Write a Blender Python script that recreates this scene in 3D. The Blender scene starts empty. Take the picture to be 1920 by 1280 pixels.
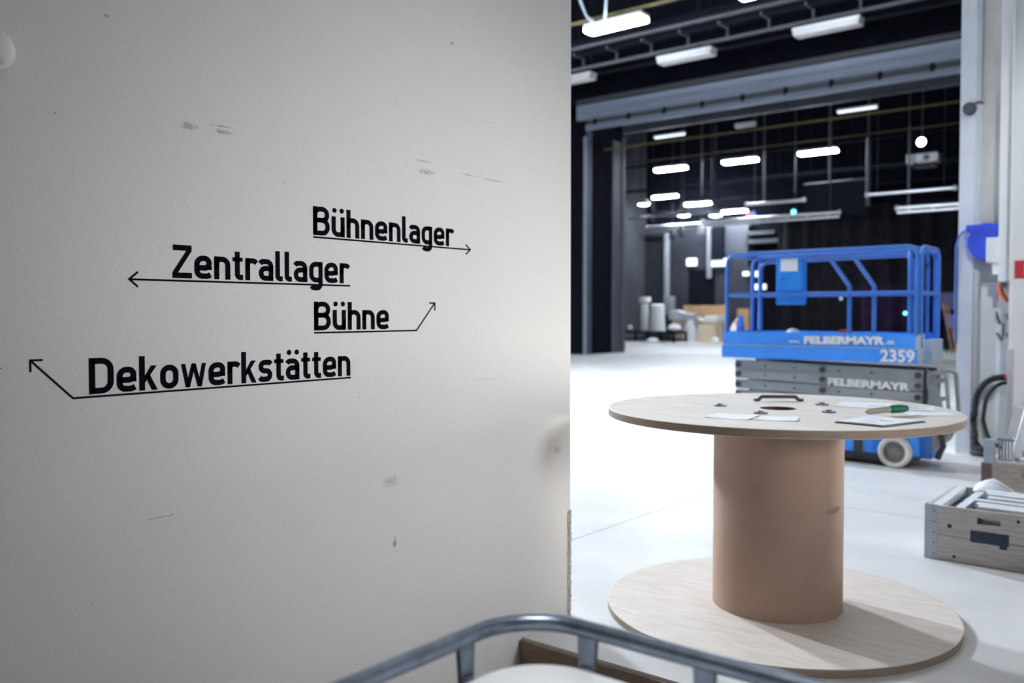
import bpy, bmesh, math, random
from mathutils import Vector, Matrix
random.seed(7)
S = bpy.context.scene
COL = S.collection
R = math.radians
PI = math.pi

# ------------------------------------------------------------------ camera
cam_d = bpy.data.cameras.new('camera')
cam = bpy.data.objects.new('camera', cam_d)
COL.objects.link(cam)
cam_d.sensor_width = 36.0
cam_d.lens = 1670.5 / 1920 * 36.0
cam_d.clip_start = 0.05
cam_d.clip_end = 300
cam.location = (0, 0, 1.65)
yaw, pitch, roll = R(38.913), R(1.869), R(-0.0351)
r0 = Vector((math.cos(yaw), math.sin(yaw), 0))
f0 = Vector((-math.sin(yaw), math.cos(yaw), 0))
u0 = Vector((0, 0, 1))
f2 = f0 * math.cos(pitch) - u0 * math.sin(pitch)
u2 = u0 * math.cos(pitch) + f0 * math.sin(pitch)
r3 = r0 * math.cos(roll) + u2 * math.sin(roll)
u3 = u2 * math.cos(roll) - r0 * math.sin(roll)
cam.rotation_euler = Matrix((r3, u3, -f2)).transposed().to_euler()
cam_d.dof.use_dof = True
cam_d.dof.focus_distance = 3.3
cam_d.dof.aperture_fstop = 1.9
S.camera = cam

# ------------------------------------------------------------------ view, world
S.view_settings.view_transform = 'Standard'
S.view_settings.look = 'None'
S.view_settings.exposure = 0.0
S.view_settings.gamma = 1.0
S.view_settings.use_curve_mapping = False
LAMP_W = 95.0          # radiance of the hall's fluorescent diffusers
ROOM_W = 5.0            # radiance of the fill tube added on this room's ceiling
FRONT_W = 1900.0         # the same, of the front rows (outside the picture)
SKY_W = 0.8            # fill daylight through an added, unseen window behind the camera
FLOOD_W = 330.0        # added fill light on a tripod, aimed past the spool at the white wall
LOW_W = 800.0            # second, lower head of that fill light
SIDE_W = 1300.0          # added fill spot on the right side wall, aimed at the lettering
TANK_W = 480.0          # added fill spot above the tank
WASH_W = 680.0         # added fill spot aimed at the end wall and the white door
w = bpy.data.worlds.new('world')
S.world = w
w.use_nodes = True
w.node_tree.nodes['Background'].inputs[0].default_value = (0.97, 0.98, 1.0, 1)
w.node_tree.nodes['Background'].inputs[1].default_value = SKY_W
# portal in that window's opening guides the sampling of the daylight
pl = bpy.data.lights.new('window_portal', 'AREA')
pl.shape = 'RECTANGLE'
pl.size, pl.size_y = 4.5, 2.4
pl.cycles.is_portal = True
po = bpy.data.objects.new('window_portal', pl)
COL.objects.link(po)
po.location = (2.25, -6.1, 2.2)
po.rotation_euler = (R(90), 0, 0)     # faces +Y, into the room


# ------------------------------------------------------------------ materials
def new_mat(name):
    m = bpy.data.materials.new(name)
    m.use_nodes = True
    nt = m.node_tree
    return m, nt, nt.nodes['Principled BSDF']


def mat(name, col, rough=0.5, metal=0.0, var=0.0, scale=8.0, bump=0.0, stretch=(1, 1, 1), col2=None, detail=5.0):
    m, nt, b = new_mat(name)
    b.inputs['Roughness'].default_value = rough
    b.inputs['Metallic'].default_value = metal
    b.inputs['Base Color'].default_value = (*col, 1)
    if var > 0 or bump > 0 or col2:
        tc = nt.nodes.new('ShaderNodeTexCoord')
        mp = nt.nodes.new('ShaderNodeMapping')
        mp.inputs['Scale'].default_value = stretch
        nz = nt.nodes.new('ShaderNodeTexNoise')
        nz.inputs['Scale'].default_value = scale
        nz.inputs['Detail'].default_value = detail
        nz.inputs['Roughness'].default_value = 0.6
        nt.links.new(tc.outputs['Object'], mp.inputs[0])
        nt.links.new(mp.outputs[0], nz.inputs['Vector'])
        if col2 is None:
            col2 = tuple(min(1, c * (1 + var)) for c in col)
            col1 = tuple(c * (1 - var) for c in col)
        else:
            col1 = col
        rp = nt.nodes.new('ShaderNodeValToRGB')
        rp.color_ramp.elements[0].position = 0.32
        rp.color_ramp.elements[1].position = 0.68
        rp.color_ramp.elements[0].color = (*col1, 1)
        rp.color_ramp.elements[1].color = (*col2, 1)
        nt.links.new(nz.outputs['Fac'], rp.inputs[0])
        nt.links.new(rp.outputs[0], b.inputs['Base Color'])
        if bump > 0:
            bp = nt.nodes.new('ShaderNodeBump')
            bp.inputs['Strength'].default_value = bump
            bp.inputs['Distance'].default_value = 0.004
            nt.links.new(nz.outputs['Fac'], bp.inputs['Height'])
            nt.links.new(bp.outputs[0], b.inputs['Normal'])
    return m


def emit(name, col, strength):
    m, nt, b = new_mat(name)
    b.inputs['Base Color'].default_value = (0.8, 0.8, 0.8, 1)
    b.inputs['Emission Color'].default_value = (*col, 1)
    b.inputs['Emission Strength'].default_value = strength
    return m


def wall_mat():
    """white painted wall: fine rough coat, tiny dark specks, and a few rubbed scuffs of their own shape"""
    m, nt, b = new_mat('painted_wall')
    N, L = nt.nodes, nt.links
    b.inputs['Roughness'].default_value = 0.55
    tc = N.new('ShaderNodeTexCoord')
    big = N.new('ShaderNodeTexNoise')
    big.inputs['Scale'].default_value = 0.9
    big.inputs['Detail'].default_value = 3
    L.new(tc.outputs['Object'], big.inputs['Vector'])
    fine = N.new('ShaderNodeTexNoise')
    fine.inputs['Scale'].default_value = 420
    fine.inputs['Detail'].default_value = 2
    L.new(tc.outputs['Object'], fine.inputs['Vector'])
    rp = N.new('ShaderNodeValToRGB')
    rp.color_ramp.elements[0].position = 0.3
    rp.color_ramp.elements[1].position = 0.7
    rp.color_ramp.elements[0].color = (0.70, 0.70, 0.69, 1)
    rp.color_ramp.elements[1].color = (0.74, 0.735, 0.72, 1)
    L.new(big.outputs['Fac'], rp.inputs[0])
    fr = N.new('ShaderNodeValToRGB')
    fr.color_ramp.elements[0].position = 0.3
    fr.color_ramp.elements[1].position = 0.7
    fr.color_ramp.elements[0].color = (0.80, 0.80, 0.80, 1)
    fr.color_ramp.elements[1].color = (1, 1, 1, 1)
    L.new(fine.outputs['Fac'], fr.inputs[0])
    m1 = N.new('ShaderNodeMixRGB')
    m1.blend_type = 'MULTIPLY'
    m1.inputs[0].default_value = 1
    L.new(rp.outputs[0], m1.inputs[1])
    L.new(fr.outputs[0], m1.inputs[2])
    # specks
    vo = N.new('ShaderNodeTexVoronoi')
    vo.inputs['Scale'].default_value = 6.5
    L.new(tc.outputs['Object'], vo.inputs['Vector'])
    sp = N.new('ShaderNodeMath')
    sp.operation = 'LESS_THAN'
    sp.inputs[1].default_value = 0.018
    L.new(vo.outputs['Distance'], sp.inputs[0])
    cur = sp.outputs[0]
    # scuffs: centre (y, z), half sizes, strength
    sn = N.new('ShaderNodeTexNoise')
    sn.inputs['Scale'].default_value = 60
    sn.inputs['Detail'].default_value = 4
    L.new(tc.outputs['Object'], sn.inputs['Vector'])
    sepx = N.new('ShaderNodeSeparateXYZ')
    L.new(tc.outputs['Object'], sepx.inputs[0])

    def math_(op, a, bb, c=None):
        n = N.new('ShaderNodeMath')
        n.operation = op
        for i, v in enumerate((a, bb, c)):
            if v is None:
                continue
            if isinstance(v, (int, float)):
                n.inputs[i].default_value = v
            else:
                L.new(v, n.inputs[i])
        return n.outputs[0]

    for (cy, cz, hy, hz, st) in ((1.69, 2.285, .045, .016, .55), (1.82, 2.285, .045, .010, .65), (1.82, 2.305, .05, .004, .7),
                                 (2.84, 2.27, .07, .014, .6), (2.82, 2.315, .07, .006, .5), (3.12, 2.29, .08, .004, .5),
                                 (3.30, 2.285, .09, .004, .6), (1.41, 2.585, .012, .008, 1.0), (3.01, 2.87, .02, .012, .7),
                                 (2.64, 0.66, .014, .03, .8), (1.57, 0.965, .10, .003, .5), (3.83, 0.92, .04, .03, .4),
                                 (2.62, 0.93, .06, .03, .35), (3.25, 1.33, .10, .004, .25)):
        dy = math_('DIVIDE', math_('SUBTRACT', sepx.outputs[1], cy), hy)
        dz = math_('DIVIDE', math_('SUBTRACT', sepx.outputs[2], cz), hz)
        d = math_('ADD', math_('MULTIPLY', dy, dy), math_('MULTIPLY', dz, dz))
        d = math_('ADD', d, math_('MULTIPLY', sn.outputs['Fac'], 2.2))
        k = math_('MULTIPLY', math_('SUBTRACT', 2.0, d), st)
        n = N.new('ShaderNodeClamp')
        L.new(k, n.inputs[0])
        n.inputs['Max'].default_value = st
        cur = math_('MAXIMUM', cur, n.outputs[0])
    mx = N.new('ShaderNodeMixRGB')
    L.new(cur, mx.inputs[0])
    L.new(m1.outputs[0], mx.inputs[1])
    mx.inputs[2].default_value = (0.16, 0.16, 0.15, 1)
    L.new(mx.outputs[0], b.inputs['Base Color'])
    bp = N.new('ShaderNodeBump')
    bp.inputs['Strength'].default_value = 0.12
    bp.inputs['Distance'].default_value = 0.002
    L.new(fine.outputs['Fac'], bp.inputs['Height'])
    L.new(bp.outputs[0], b.inputs['Normal'])
    return m


def floor_mat():
    """pale sealed hall floor with thin joints between the big slabs"""
    m, nt, b = new_mat('pale_hall_floor')
    N, L = nt.nodes, nt.links
    tc = N.new('ShaderNodeTexCoord')
    nz = N.new('ShaderNodeTexNoise')
    nz.inputs['Scale'].default_value = 1.3
    nz.inputs['Detail'].default_value = 6
    L.new(tc.outputs['Object'], nz.inputs['Vector'])
    rp = N.new('ShaderNodeValToRGB')
    rp.color_ramp.elements[0].color = (0.66, 0.66, 0.66, 1)
    rp.color_ramp.elements[1].color = (0.76, 0.76, 0.76, 1)
    rp.color_ramp.elements[0].position = 0.35
    rp.color_ramp.elements[1].position = 0.65
    L.new(nz.outputs['Fac'], rp.inputs[0])
    sx = N.new('ShaderNodeSeparateXYZ')
    L.new(tc.outputs['Object'], sx.inputs[0])
    cur = None
    for axis, off, period in ((0, 3.69, 5.0), (1, -7.6, 8.0)):
        a = N.new('ShaderNodeMath')
        a.operation = 'ADD'
        L.new(sx.outputs[axis], a.inputs[0])
        a.inputs[1].default_value = off
        p = N.new('ShaderNodeMath')
        p.operation = 'PINGPONG'
        L.new(a.outputs[0], p.inputs[0])
        p.inputs[1].default_value = period / 2
        lt = N.new('ShaderNodeMath')
        lt.operation = 'LESS_THAN'
        L.new(p.outputs[0], lt.inputs[0])
        lt.inputs[1].default_value = 0.007
        if cur is None:
            cur = lt.outputs[0]
        else:
            mxn = N.new('ShaderNodeMath')
            mxn.operation = 'MAXIMUM'
            L.new(cur, mxn.inputs[0])
            L.new(lt.outputs[0], mxn.inputs[1])
            cur = mxn.outputs[0]
    mx = N.new('ShaderNodeMixRGB')
    L.new(cur, mx.inputs[0])
    L.new(rp.outputs[0], mx.inputs[1])
    mx.inputs[2].default_value = (0.30, 0.30, 0.31, 1)
    L.new(mx.outputs[0], b.inputs['Base Color'])
    b.inputs['Roughness'].default_value = 0.38
    b.inputs['Specular IOR Level'].default_value = 0.4
    return m


M = {}
M['wall'] = wall_mat()
M['floor'] = floor_mat()
M['loading_floor'] = mat('grey_concrete_floor', (0.33, 0.32, 0.31), 0.8, var=0.15, scale=3, bump=0.2)
M['white_paint'] = mat('white_paint', (0.72, 0.72, 0.71), 0.6, var=0.03, scale=2)
M['room_grey'] = mat('light_grey_wall_paint', (0.42, 0.42, 0.41), 0.7, var=.04, scale=2)
M['concrete'] = mat('raw_concrete', (0.50, 0.48, 0.45), 0.85, var=0.10, scale=4, bump=0.2)
M['pale_panel'] = mat('pale_wall_paint', (0.80, 0.82, 0.82), 0.6, var=0.04, scale=3)
M['white_steel'] = mat('white_steel', (0.72, 0.74, 0.76), 0.4, var=0.02, scale=3)
M['door_grey'] = mat('light_grey_steel', (0.54, 0.57, 0.62), 0.45, 0.0, var=0.04, scale=5)
M['black_wall'] = mat('black_stage_paint', (0.004, 0.0045, 0.009), 0.9, var=0.3, scale=2)
M['dark_grey'] = mat('dark_grey_stage_paint', (0.038, 0.041, 0.052), 0.7, var=0.15, scale=1.2)
M['stage_side'] = mat('grey_stage_wall', (0.052, 0.056, 0.068), 0.6, var=0.15, scale=1.0)
M['fascia'] = mat('blue_grey_steel', (0.185, 0.215, 0.285), 0.5, 0.1, var=0.10, scale=1.5, stretch=(.3, 1, 4))
M['fascia_dark'] = mat('dark_blue_grey_steel', (0.065, 0.07, 0.095), 0.6, 0.1, var=0.12, scale=1.5)
M['black_steel'] = mat('black_steel', (0.006, 0.007, 0.013), 0.7, 0.0, var=0.2, scale=4)
M['grey_steel'] = mat('grey_steel', (0.055, 0.058, 0.07), 0.6, 0.2, var=0.1, scale=6)
M['alu'] = mat('aluminium', (0.78, 0.80, 0.83), 0.28, 0.9, var=0.05, scale=10)
M['screen_blue'] = mat('dull_indigo_panel', (0.035, 0.035, 0.11), 0.6, var=.1, scale=4)
M['rail_grey'] = mat('dark_rail_paint', (0.030, 0.032, 0.040), 0.6, var=0.1, scale=6)
M['zinc'] = mat('pale_zinc_steel', (0.80, 0.84, 0.90), 0.35, 0.1, var=0.08, scale=10)
M['zinc_dark'] = mat('grey_zinc_steel', (0.25, 0.29, 0.34), 0.4, 0.3, var=0.15, scale=12)
M['galv'] = mat('galvanised_steel', (0.23, 0.27, 0.34), 0.34, 0.9, var=0.22, scale=22, stretch=(1, 1, 1))
M['black_fabric'] = mat('black_fabric', (0.012, 0.012, 0.016), 0.95, var=0.3, scale=3)
M['purple_fabric'] = mat('dark_purple_fabric', (0.016, 0.009, 0.026), 0.95, var=0.3, scale=3)
M['yellow'] = mat('dull_yellow_paint', (0.075, 0.056, 0.010), 0.7, var=0.15, scale=4)
M['lamp_body'] = mat('white_lamp_housing', (0.50, 0.51, 0.54), 0.5, var=0.03, scale=5)
M['lamp_off'] = mat('frosted_cover', (0.46, 0.45, 0.45), 0.4, var=0.03, scale=5)
M['duct'] = mat('pale_grey_duct', (0.24, 0.25, 0.28), 0.5, var=.05, scale=3)
M['board_grey'] = mat('blue_grey_board', (0.045, 0.048, 0.064), 0.6, var=.05, scale=3)
M['bumper'] = mat('mauve_grey_edge', (0.46, 0.43, 0.47), 0.6, var=.05, scale=8)
M['lamp_on'] = emit('lit_cover', (0.83, 0.91, 1.0), LAMP_W)
M['lamp_far'] = emit('lit_far_cover', (0.83, 0.91, 1.0), LAMP_W * 1.75)
M['lamp_dim'] = emit('dim_lit_cover', (0.80, 0.90, 1.0), 1.3)
M['fill_tube'] = emit('fill_tube', (1.0, 0.93, 0.84), ROOM_W)
M['lamp_front'] = emit('lit_front_cover', (0.83, 0.91, 1.0), FRONT_W)
M['fill_lens'] = emit('fill_light_lens', (1.0, 0.97, 0.93), 40)
M['led_cyan'] = emit('cyan_led', (0.1, 0.75, 0.9), 3)
M['led_red'] = emit('red_led', (0.9, 0.10, 0.12), 1.2)
M['led_blue'] = emit('blue_led', (0.12, 0.2, 0.9), 1.0)
M['led_green'] = emit('green_led', (0.05, 0.5, 0.4), 0.6)
M['led_white'] = emit('lit_emergency_sign', (0.9, 0.95, 1.0), 1.2)
M['glow_white'] = emit('spot_lens', (0.88, 0.94, 1.0), 14)
M['ply'] = mat('birch_plywood', (0.61, 0.545, 0.48), 0.6, scale=4, stretch=(1.2, 6, 1), col2=(0.72, 0.665, 0.61))
M['ply_edge'] = mat('plywood_edge', (0.26, 0.19, 0.145), 0.75, scale=14, stretch=(.6, .6, 30), col2=(0.40, 0.31, 0.25))
M['cardboard'] = mat('brown_board_core', (0.44, 0.295, 0.225), 0.8, scale=2.5, stretch=(1, 1, 1.5), col2=(0.50, 0.345, 0.265), bump=0.05)
M['hole_shade'] = mat('shaded_inner_board', (0.16, 0.10, 0.07), 0.9, var=0.15, scale=5)  # brown darkened to hold the shade deep inside the drum hole
M['paper'] = mat('white_paper', (0.80, 0.83, 0.88), 0.7, var=0.02, scale=12)
M['ink'] = mat('grey_print', (0.32, 0.35, 0.42), 0.8)
M['clip_dark'] = mat('dark_board_edge', (0.10, 0.10, 0.12), 0.6)
M['bolt'] = mat('dark_zinc', (0.16, 0.17, 0.19), 0.4, 0.7, var=0.1, scale=30)
M['green'] = mat('green_plastic', (0.0, 0.20, 0.10), 0.5, var=0.1, scale=30)
M['beige'] = mat('pale_beige_wood', (0.47, 0.44, 0.38), 0.6, var=0.08, scale=20)
M['blue'] = mat('blue_lift_paint', (0.045, 0.29, 0.95), 0.42, var=0.10, scale=4)
M['blue_tube'] = mat('blue_tube_paint', (0.035, 0.15, 0.52), 0.4, var=0.10, scale=9)
M['blue_box'] = mat('bright_blue_plastic', (0.01, 0.23, 0.78), 0.5, var=0.04, scale=5)
M['lift_grey'] = mat('grey_scissor_paint', (0.27, 0.29, 0.31), 0.5, 0.1, var=0.12, scale=5, stretch=(.4, 1, 3))
M['lift_dark'] = mat('dark_machine_steel', (0.05, 0.05, 0.055), 0.5, 0.3, var=0.15, scale=8)
M['tyre'] = mat('non_marking_tyre', (0.66, 0.65, 0.58), 0.7, var=0.06, scale=10)
M['hub'] = mat('grey_hub', (0.20, 0.20, 0.18), 0.6, 0.2, var=0.2, scale=18)
M['white_letter'] = mat('white_vinyl', (0.80, 0.81, 0.80), 0.5)
M['sign_ink'] = mat('black_vinyl', (0.006, 0.007, 0.011), 0.9)
M['sign_ink'].node_tree.nodes['Principled BSDF'].inputs['Specular IOR Level'].default_value = 0.0
M['hdpe'] = mat('white_tank_plastic', (0.86, 0.87, 0.89), 0.42, var=0.02, scale=6)
M['timber'] = mat('rough_brown_timber', (0.20, 0.13, 0.09), 0.8, scale=10, stretch=(1.0, 6, 9), col2=(0.34, 0.24, 0.175), bump=0.3)
M['crate_wood'] = mat('weathered_crate_wood', (0.44, 0.41, 0.40), 0.8, scale=6, stretch=(1.2, 6, 9), col2=(0.60, 0.575, 0.565), bump=0.2)
M['crate_warm'] = mat('brown_crate_wood', (0.36, 0.30, 0.27), 0.8, scale=6, stretch=(1.2, 6, 9), col2=(0.52, 0.45, 0.41), bump=0.2)
M['knot'] = mat('dark_knot', (0.05, 0.04, 0.035), 0.8)
M['crate_stencil'] = mat('dark_blue_stencil', (0.045, 0.06, 0.10), 0.8, var=0.25, scale=25)
M['corner_steel'] = mat('pale_corner_steel', (0.42, 0.50, 0.60), 0.45, 0.4, var=0.08, scale=14)
M['corner_rust'] = mat('red_brown_corner', (0.16, 0.10, 0.11), 0.6, var=0.12, scale=14)
M['foil'] = mat('white_foil', (0.76, 0.79, 0.84), 0.35, var=0.03, scale=9)
M['rubber'] = mat('black_rubber', (0.025, 0.027, 0.03), 0.6, var=0.2, scale=20)
M['reel_blue'] = mat('blue_reel_plastic', (0.025, 0.06, 0.50), 0.45, var=0.08, scale=6)
M['blue_cable'] = mat('blue_cable', (0.04, 0.14, 0.42), 0.5)
M['pale_cable'] = mat('pale_cable', (0.30, 0.36, 0.44), 0.5)
M['orange'] = mat('orange_strap', (0.72, 0.13, 0.05), 0.6, var=0.1, scale=12)
M['red'] = mat('red_sign', (0.50, 0.02, 0.04), 0.5, var=0.03, scale=8)
M['board_brown'] = mat('brown_boards', (0.33, 0.19, 0.09), 0.7, scale=1.1, stretch=(3, 1, .4), col2=(0.52, 0.33, 0.19))
M['cream'] = mat('cream_carton', (0.74, 0.62, 0.43), 0.7, var=0.05, scale=3)
M['carton'] = mat('grey_brown_carton', (0.42, 0.34, 0.28), 0.7, var=0.08, scale=3)
M['white_cloth'] = mat('white_cloth', (0.78, 0.79, 0.80), 0.8, var=0.03, scale=3)
M['grey_cloth'] = mat('pale_grey_cover', (0.55, 0.56, 0.60), 0.8, var=0.08, scale=3)
M['pink_cloth'] = mat('pink_cloth', (0.62, 0.30, 0.32), 0.8, var=0.1, scale=10)
M['stick'] = mat('brown_stick', (0.30, 0.17, 0.09), 0.7)
M['plaster'] = mat('chipped_corner_plaster', (0.20, 0.17, 0.14), 0.9, scale=70, col2=(0.62, 0.59, 0.55), bump=0.6)
M['bright_blue_case'] = mat('blue_case', (0.06, 0.08, 0.42), 0.5)


for k in ('black_wall', 'black_steel', 'black_fabric', 'purple_fabric', 'dark_grey'):
    M[k].node_tree.nodes['Principled BSDF'].inputs['Specular IOR Level'].default_value = 0.08


# ------------------------------------------------------------------ mesh builder (world coordinates)
class MB:
    def __init__(self):
        self.bm = bmesh.new()

    def box(self, x0, x1, y0, y1, z0, z1, bev=0.0, seg=2, rot=None):
        b = bmesh.new()
        bmesh.ops.create_cube(b, size=1)
        bmesh.ops.scale(b, vec=(abs(x1 - x0), abs(y1 - y0), abs(z1 - z0)), verts=b.verts)
        if bev > 0:
            bmesh.ops.bevel(b, geom=list(b.edges), offset=bev, segments=seg, profile=0.6, affect='EDGES')
        if rot is not None:
            bmesh.ops.rotate(b, cent=(0, 0, 0), matrix=rot, verts=b.verts)
        bmesh.ops.translate(b, vec=((x0 + x1) / 2, (y0 + y1) / 2, (z0 + z1) / 2), verts=b.verts)
        self.merge(b)
        return self

    def merge(self, b):
        me = bpy.data.meshes.new('tmp')
        b.to_mesh(me)
        b.free()
        self.bm.from_mesh(me)
        bpy.data.meshes.remove(me)

    def cyl(self, p0, p1, r, r1=None, n=24, cap=True):
        p0, p1 = Vector(p0), Vector(p1)
        b = bmesh.new()
        bmesh.ops.create_cone(b, cap_ends=cap, segments=n, radius1=r, radius2=r if r1 is None else r1, depth=(p1 - p0).length)
        q = Vector((0, 0, 1)).rotation_difference((p1 - p0).normalized())
        bmesh.ops.rotate(b, cent=(0, 0, 0), matrix=q.to_matrix(), verts=b.verts)
        bmesh.ops.translate(b, vec=(p0 + p1) / 2, verts=b.verts)
        self.merge(b)
        return self

    def tube(self, pts, r, n=12, fillet=0.0, closed=False, flat=None):
        P = [Vector(p) for p in pts]
        if fillet > 0:
            P = fillet3(P, fillet, closed)
        N = len(P)
        rings = []
        up = None
        for i in range(N):
            a = P[(i - 1) % N] if (closed or i > 0) else P[i]
            c = P[(i + 1) % N] if (closed or i < N - 1) else P[i]
            t = (c - a).normalized()
            if up is None:
                up = Vector((0, 0, 1)) if abs(t.z) < 0.9 else Vector((0, 1, 0))
            s = t.cross(up)
            if s.length < 1e-6:
                s = t.cross(Vector((1, 0, 0)))
            s.normalize()
            up2 = s.cross(t).normalized()
            up = up2
            rr = r(i / (N - 1)) if callable(r) else r
            ring = []
            for k in range(n):
                an = 2 * PI * k / n
                ring.append(self.bm.verts.new(P[i] + (s * math.cos(an) + up2 * math.sin(an) * (flat or 1)) * rr))
            rings.append(ring)
        m = N if closed else N - 1
        for i in range(m):
            A, B = rings[i], rings[(i + 1) % N]
            for k in range(n):
                self.bm.faces.new((A[k], A[(k + 1) % n], B[(k + 1) % n], B[k]))
        if not closed:
            self.bm.faces.new(rings[0][::-1])
            self.bm.faces.new(rings[-1])
        return self

    def lathe(self, prof, c=(0, 0, 0), n=48, axis='z', close=False):
        """profile (r, h) revolved about an axis through c"""
        rings = []
        for (r, h) in prof:
            ring = []
            for k in range(n):
                a = 2 * PI * k / n
                if axis == 'z':
                    v = Vector((r * math.cos(a), r * math.sin(a), h))
                elif axis == 'y':
                    v = Vector((r * math.cos(a), h, r * math.sin(a)))
                else:
                    v = Vector((h, r * math.cos(a), r * math.sin(a)))
                ring.append(self.bm.verts.new(v + Vector(c)))
            rings.append(ring)
        m = len(rings) if close else len(rings) - 1
        for i in range(m):
            A, B = rings[i], rings[(i + 1) % len(rings)]
            for k in range(n):
                self.bm.faces.new((A[k], A[(k + 1) % n], B[(k + 1) % n], B[k]))
        if not close:
            for rg in (rings[0], rings[-1]):
                self.bm.faces.new(rg)
        return self

    def prism(self, poly, vec):
        """flat polygon (3-D points) pushed along vec"""
        v = Vector(vec)
        A = [self.bm.verts.new(Vector(p)) for p in poly]
        B = [self.bm.verts.new(Vector(p) + v) for p in poly]
        n = len(A)
        self.bm.faces.new(A[::-1])
        self.bm.faces.new(B)
        for i in range(n):
            self.bm.faces.new((A[i], A[(i + 1) % n], B[(i + 1) % n], B[i]))
        return self

    def build(self, name, m, parent=None, smooth=None, loc=None):
        bmesh.ops.recalc_face_normals(self.bm, faces=self.bm.faces)
        me = bpy.data.meshes.new(name)
        o = bpy.data.objects.new(name, me)
        off = Vector((0, 0, 0))
        if parent is not None:
            p = parent
            while p is not None:
                off += p.location
                p = p.parent
        if loc is not None:
            off = off + (Vector(loc) - off)
            o.location = Vector(loc) - (sum_loc(parent) if parent is not None else Vector((0, 0, 0)))
        bmesh.ops.translate(self.bm, vec=-off, verts=self.bm.verts)
        self.bm.to_mesh(me)
        self.bm.free()
        for mm in (m if isinstance(m, (list, tuple)) else [m]):
            me.materials.append(mm)
        COL.objects.link(o)
        if parent is not None:
            o.parent = parent
        if smooth:
            for p in me.polygons:
                p.use_smooth = True
            me.set_sharp_from_angle(angle=R(smooth))
        return o


def sum_loc(p):
    v = Vector((0, 0, 0))
    while p is not None:
        v += p.location
        p = p.parent
    return v


def fillet3(P, r, closed=False, seg=6):
    out = []
    N = len(P)
    for i in range(N):
        if not closed and i in (0, N - 1):
            out.append(P[i])
            continue
        a, b, c = P[(i - 1) % N], P[i], P[(i + 1) % N]
        d0, d1 = (a - b), (c - b)
        l0, l1 = d0.length, d1.length
        if l0 < 1e-9 or l1 < 1e-9:
            continue
        d0 /= l0
        d1 /= l1
        cosang = max(-1, min(1, d0.dot(d1)))
        ang = math.acos(cosang)
        if ang > PI - 0.02:
            out.append(b)
            continue
        t = min(r / math.tan(ang / 2), l0 * 0.49, l1 * 0.49)
        rr = t * math.tan(ang / 2)
        bis = (d0 + d1).normalized()
        cen = b + bis * (rr / math.sin(ang / 2))
        p0, p1 = b + d0 * t, b + d1 * t
        v0, v1 = p0 - cen, p1 - cen
        tot = v0.angle(v1)
        for k in range(seg + 1):
            q = k / seg
            s = math.sin(tot)
            if s < 1e-6:
                v = v0.lerp(v1, q)
            else:
                v = v0 * (math.sin((1 - q) * tot) / s) + v1 * (math.sin(q * tot) / s)
            out.append(cen + v)
    return out


def tag(o, label, cat, group=None, kind=None):
    o['label'] = label
    o['category'] = cat
    if group:
        o['group'] = group
    if kind:
        o['kind'] = kind
    return o


def thing(name, loc, label, cat, group=None):
    o = bpy.data.objects.new(name, None)
    o.empty_display_size = 0.1
    COL.objects.link(o)
    o.location = loc
    return tag(o, label, cat, group)


def struct(o, label, cat):
    o['kind'] = 'structure'
    o['label'] = label
    o['category'] = cat
    return o


def copy_tree(o, parent=None):
    c = o.copy()
    COL.objects.link(c)
    if parent is not None:
        c.parent = parent
    for ch in list(o.children):
        copy_tree(ch, c)
    return c


def text_mesh(name, body, width, height, origin, m, parent, bold=0.0, slant=0.0, depth=0.003):
    """block lettering facing -Y, left end of the baseline at origin, fitted to width and cap height"""
    cu = bpy.data.curves.new('lettering_curve', 'FONT')
    cu.body = body
    cu.size = 1
    cu.offset = bold
    cu.extrude = 0.01
    cu.resolution_u = 4
    tmp = bpy.data.objects.new('lettering_tmp', cu)
    COL.objects.link(tmp)
    dg = bpy.context.evaluated_depsgraph_get()
    me = bpy.data.meshes.new_from_object(tmp.evaluated_get(dg))
    bpy.data.objects.remove(tmp)
    bpy.data.curves.remove(cu)
    xs = [v.co.x for v in me.vertices]
    ys = [v.co.y for v in me.vertices]
    x0, x1, y0, y1 = min(xs), max(xs), min(ys), max(ys)
    po = sum_loc(parent)
    for v in me.vertices:
        X = (v.co.x - x0) / (x1 - x0) * width
        Z = (v.co.y - y0) / (y1 - y0) * height + slant * X
        Y = depth * (0.5 - v.co.z / 0.02)
        v.co = Vector((origin[0] + X, origin[1] + Y - depth, origin[2] + Z)) - po
    o = bpy.data.objects.new(name, me)
    me.materials.clear()
    me.materials.append(m)
    COL.objects.link(o)
    o.parent = parent
    return o


# ================================================================== THE SETTING
WX = -2.78      # plane of the white wall and of the big opening
# hall floor (level 0): everything the lift, spool and crates stand on
b = MB()
b.prism([(WX, 3.52, 0), (6.0, 3.52, 0), (6.0, 58, 0), (-34, 58, 0), (-34, -8, 0), (WX - .3, -8, 0), (WX - .3, 3.948, 0), (WX, 3.948, 0)], (0, 0, -0.2))
struct(b.build('floor', M['floor']), 'pale sealed hall floor running far back under the lift', 'floor')
b = MB().box(WX - .3, 6, -6, 3.52, -0.4, -0.2)
struct(b.build('floor', M['loading_floor']), 'lower grey concrete floor in front of the timber edged step', 'floor')
b = MB().box(WX, 5.0, 3.50, 3.52, -0.20, -0.012, bev=0.004)
struct(b.build('trim_1', M['timber']), 'rough brown timber board facing the step below the spool', 'trim')
# the white wall with the directions, ending at the opening
b = MB().box(WX - .30, WX, -6, 3.948, -0.4, 6.0)
struct(b.build('wall_left', M['wall']), 'white painted wall carrying the black direction lettering', 'wall')
b = MB().box(WX - .30, WX, 3.948, 11.45, 5.7, 11.0)
struct(b.build('wall_over_opening', M['white_paint']), 'wall above the tall opening to the hall', 'wall')
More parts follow.
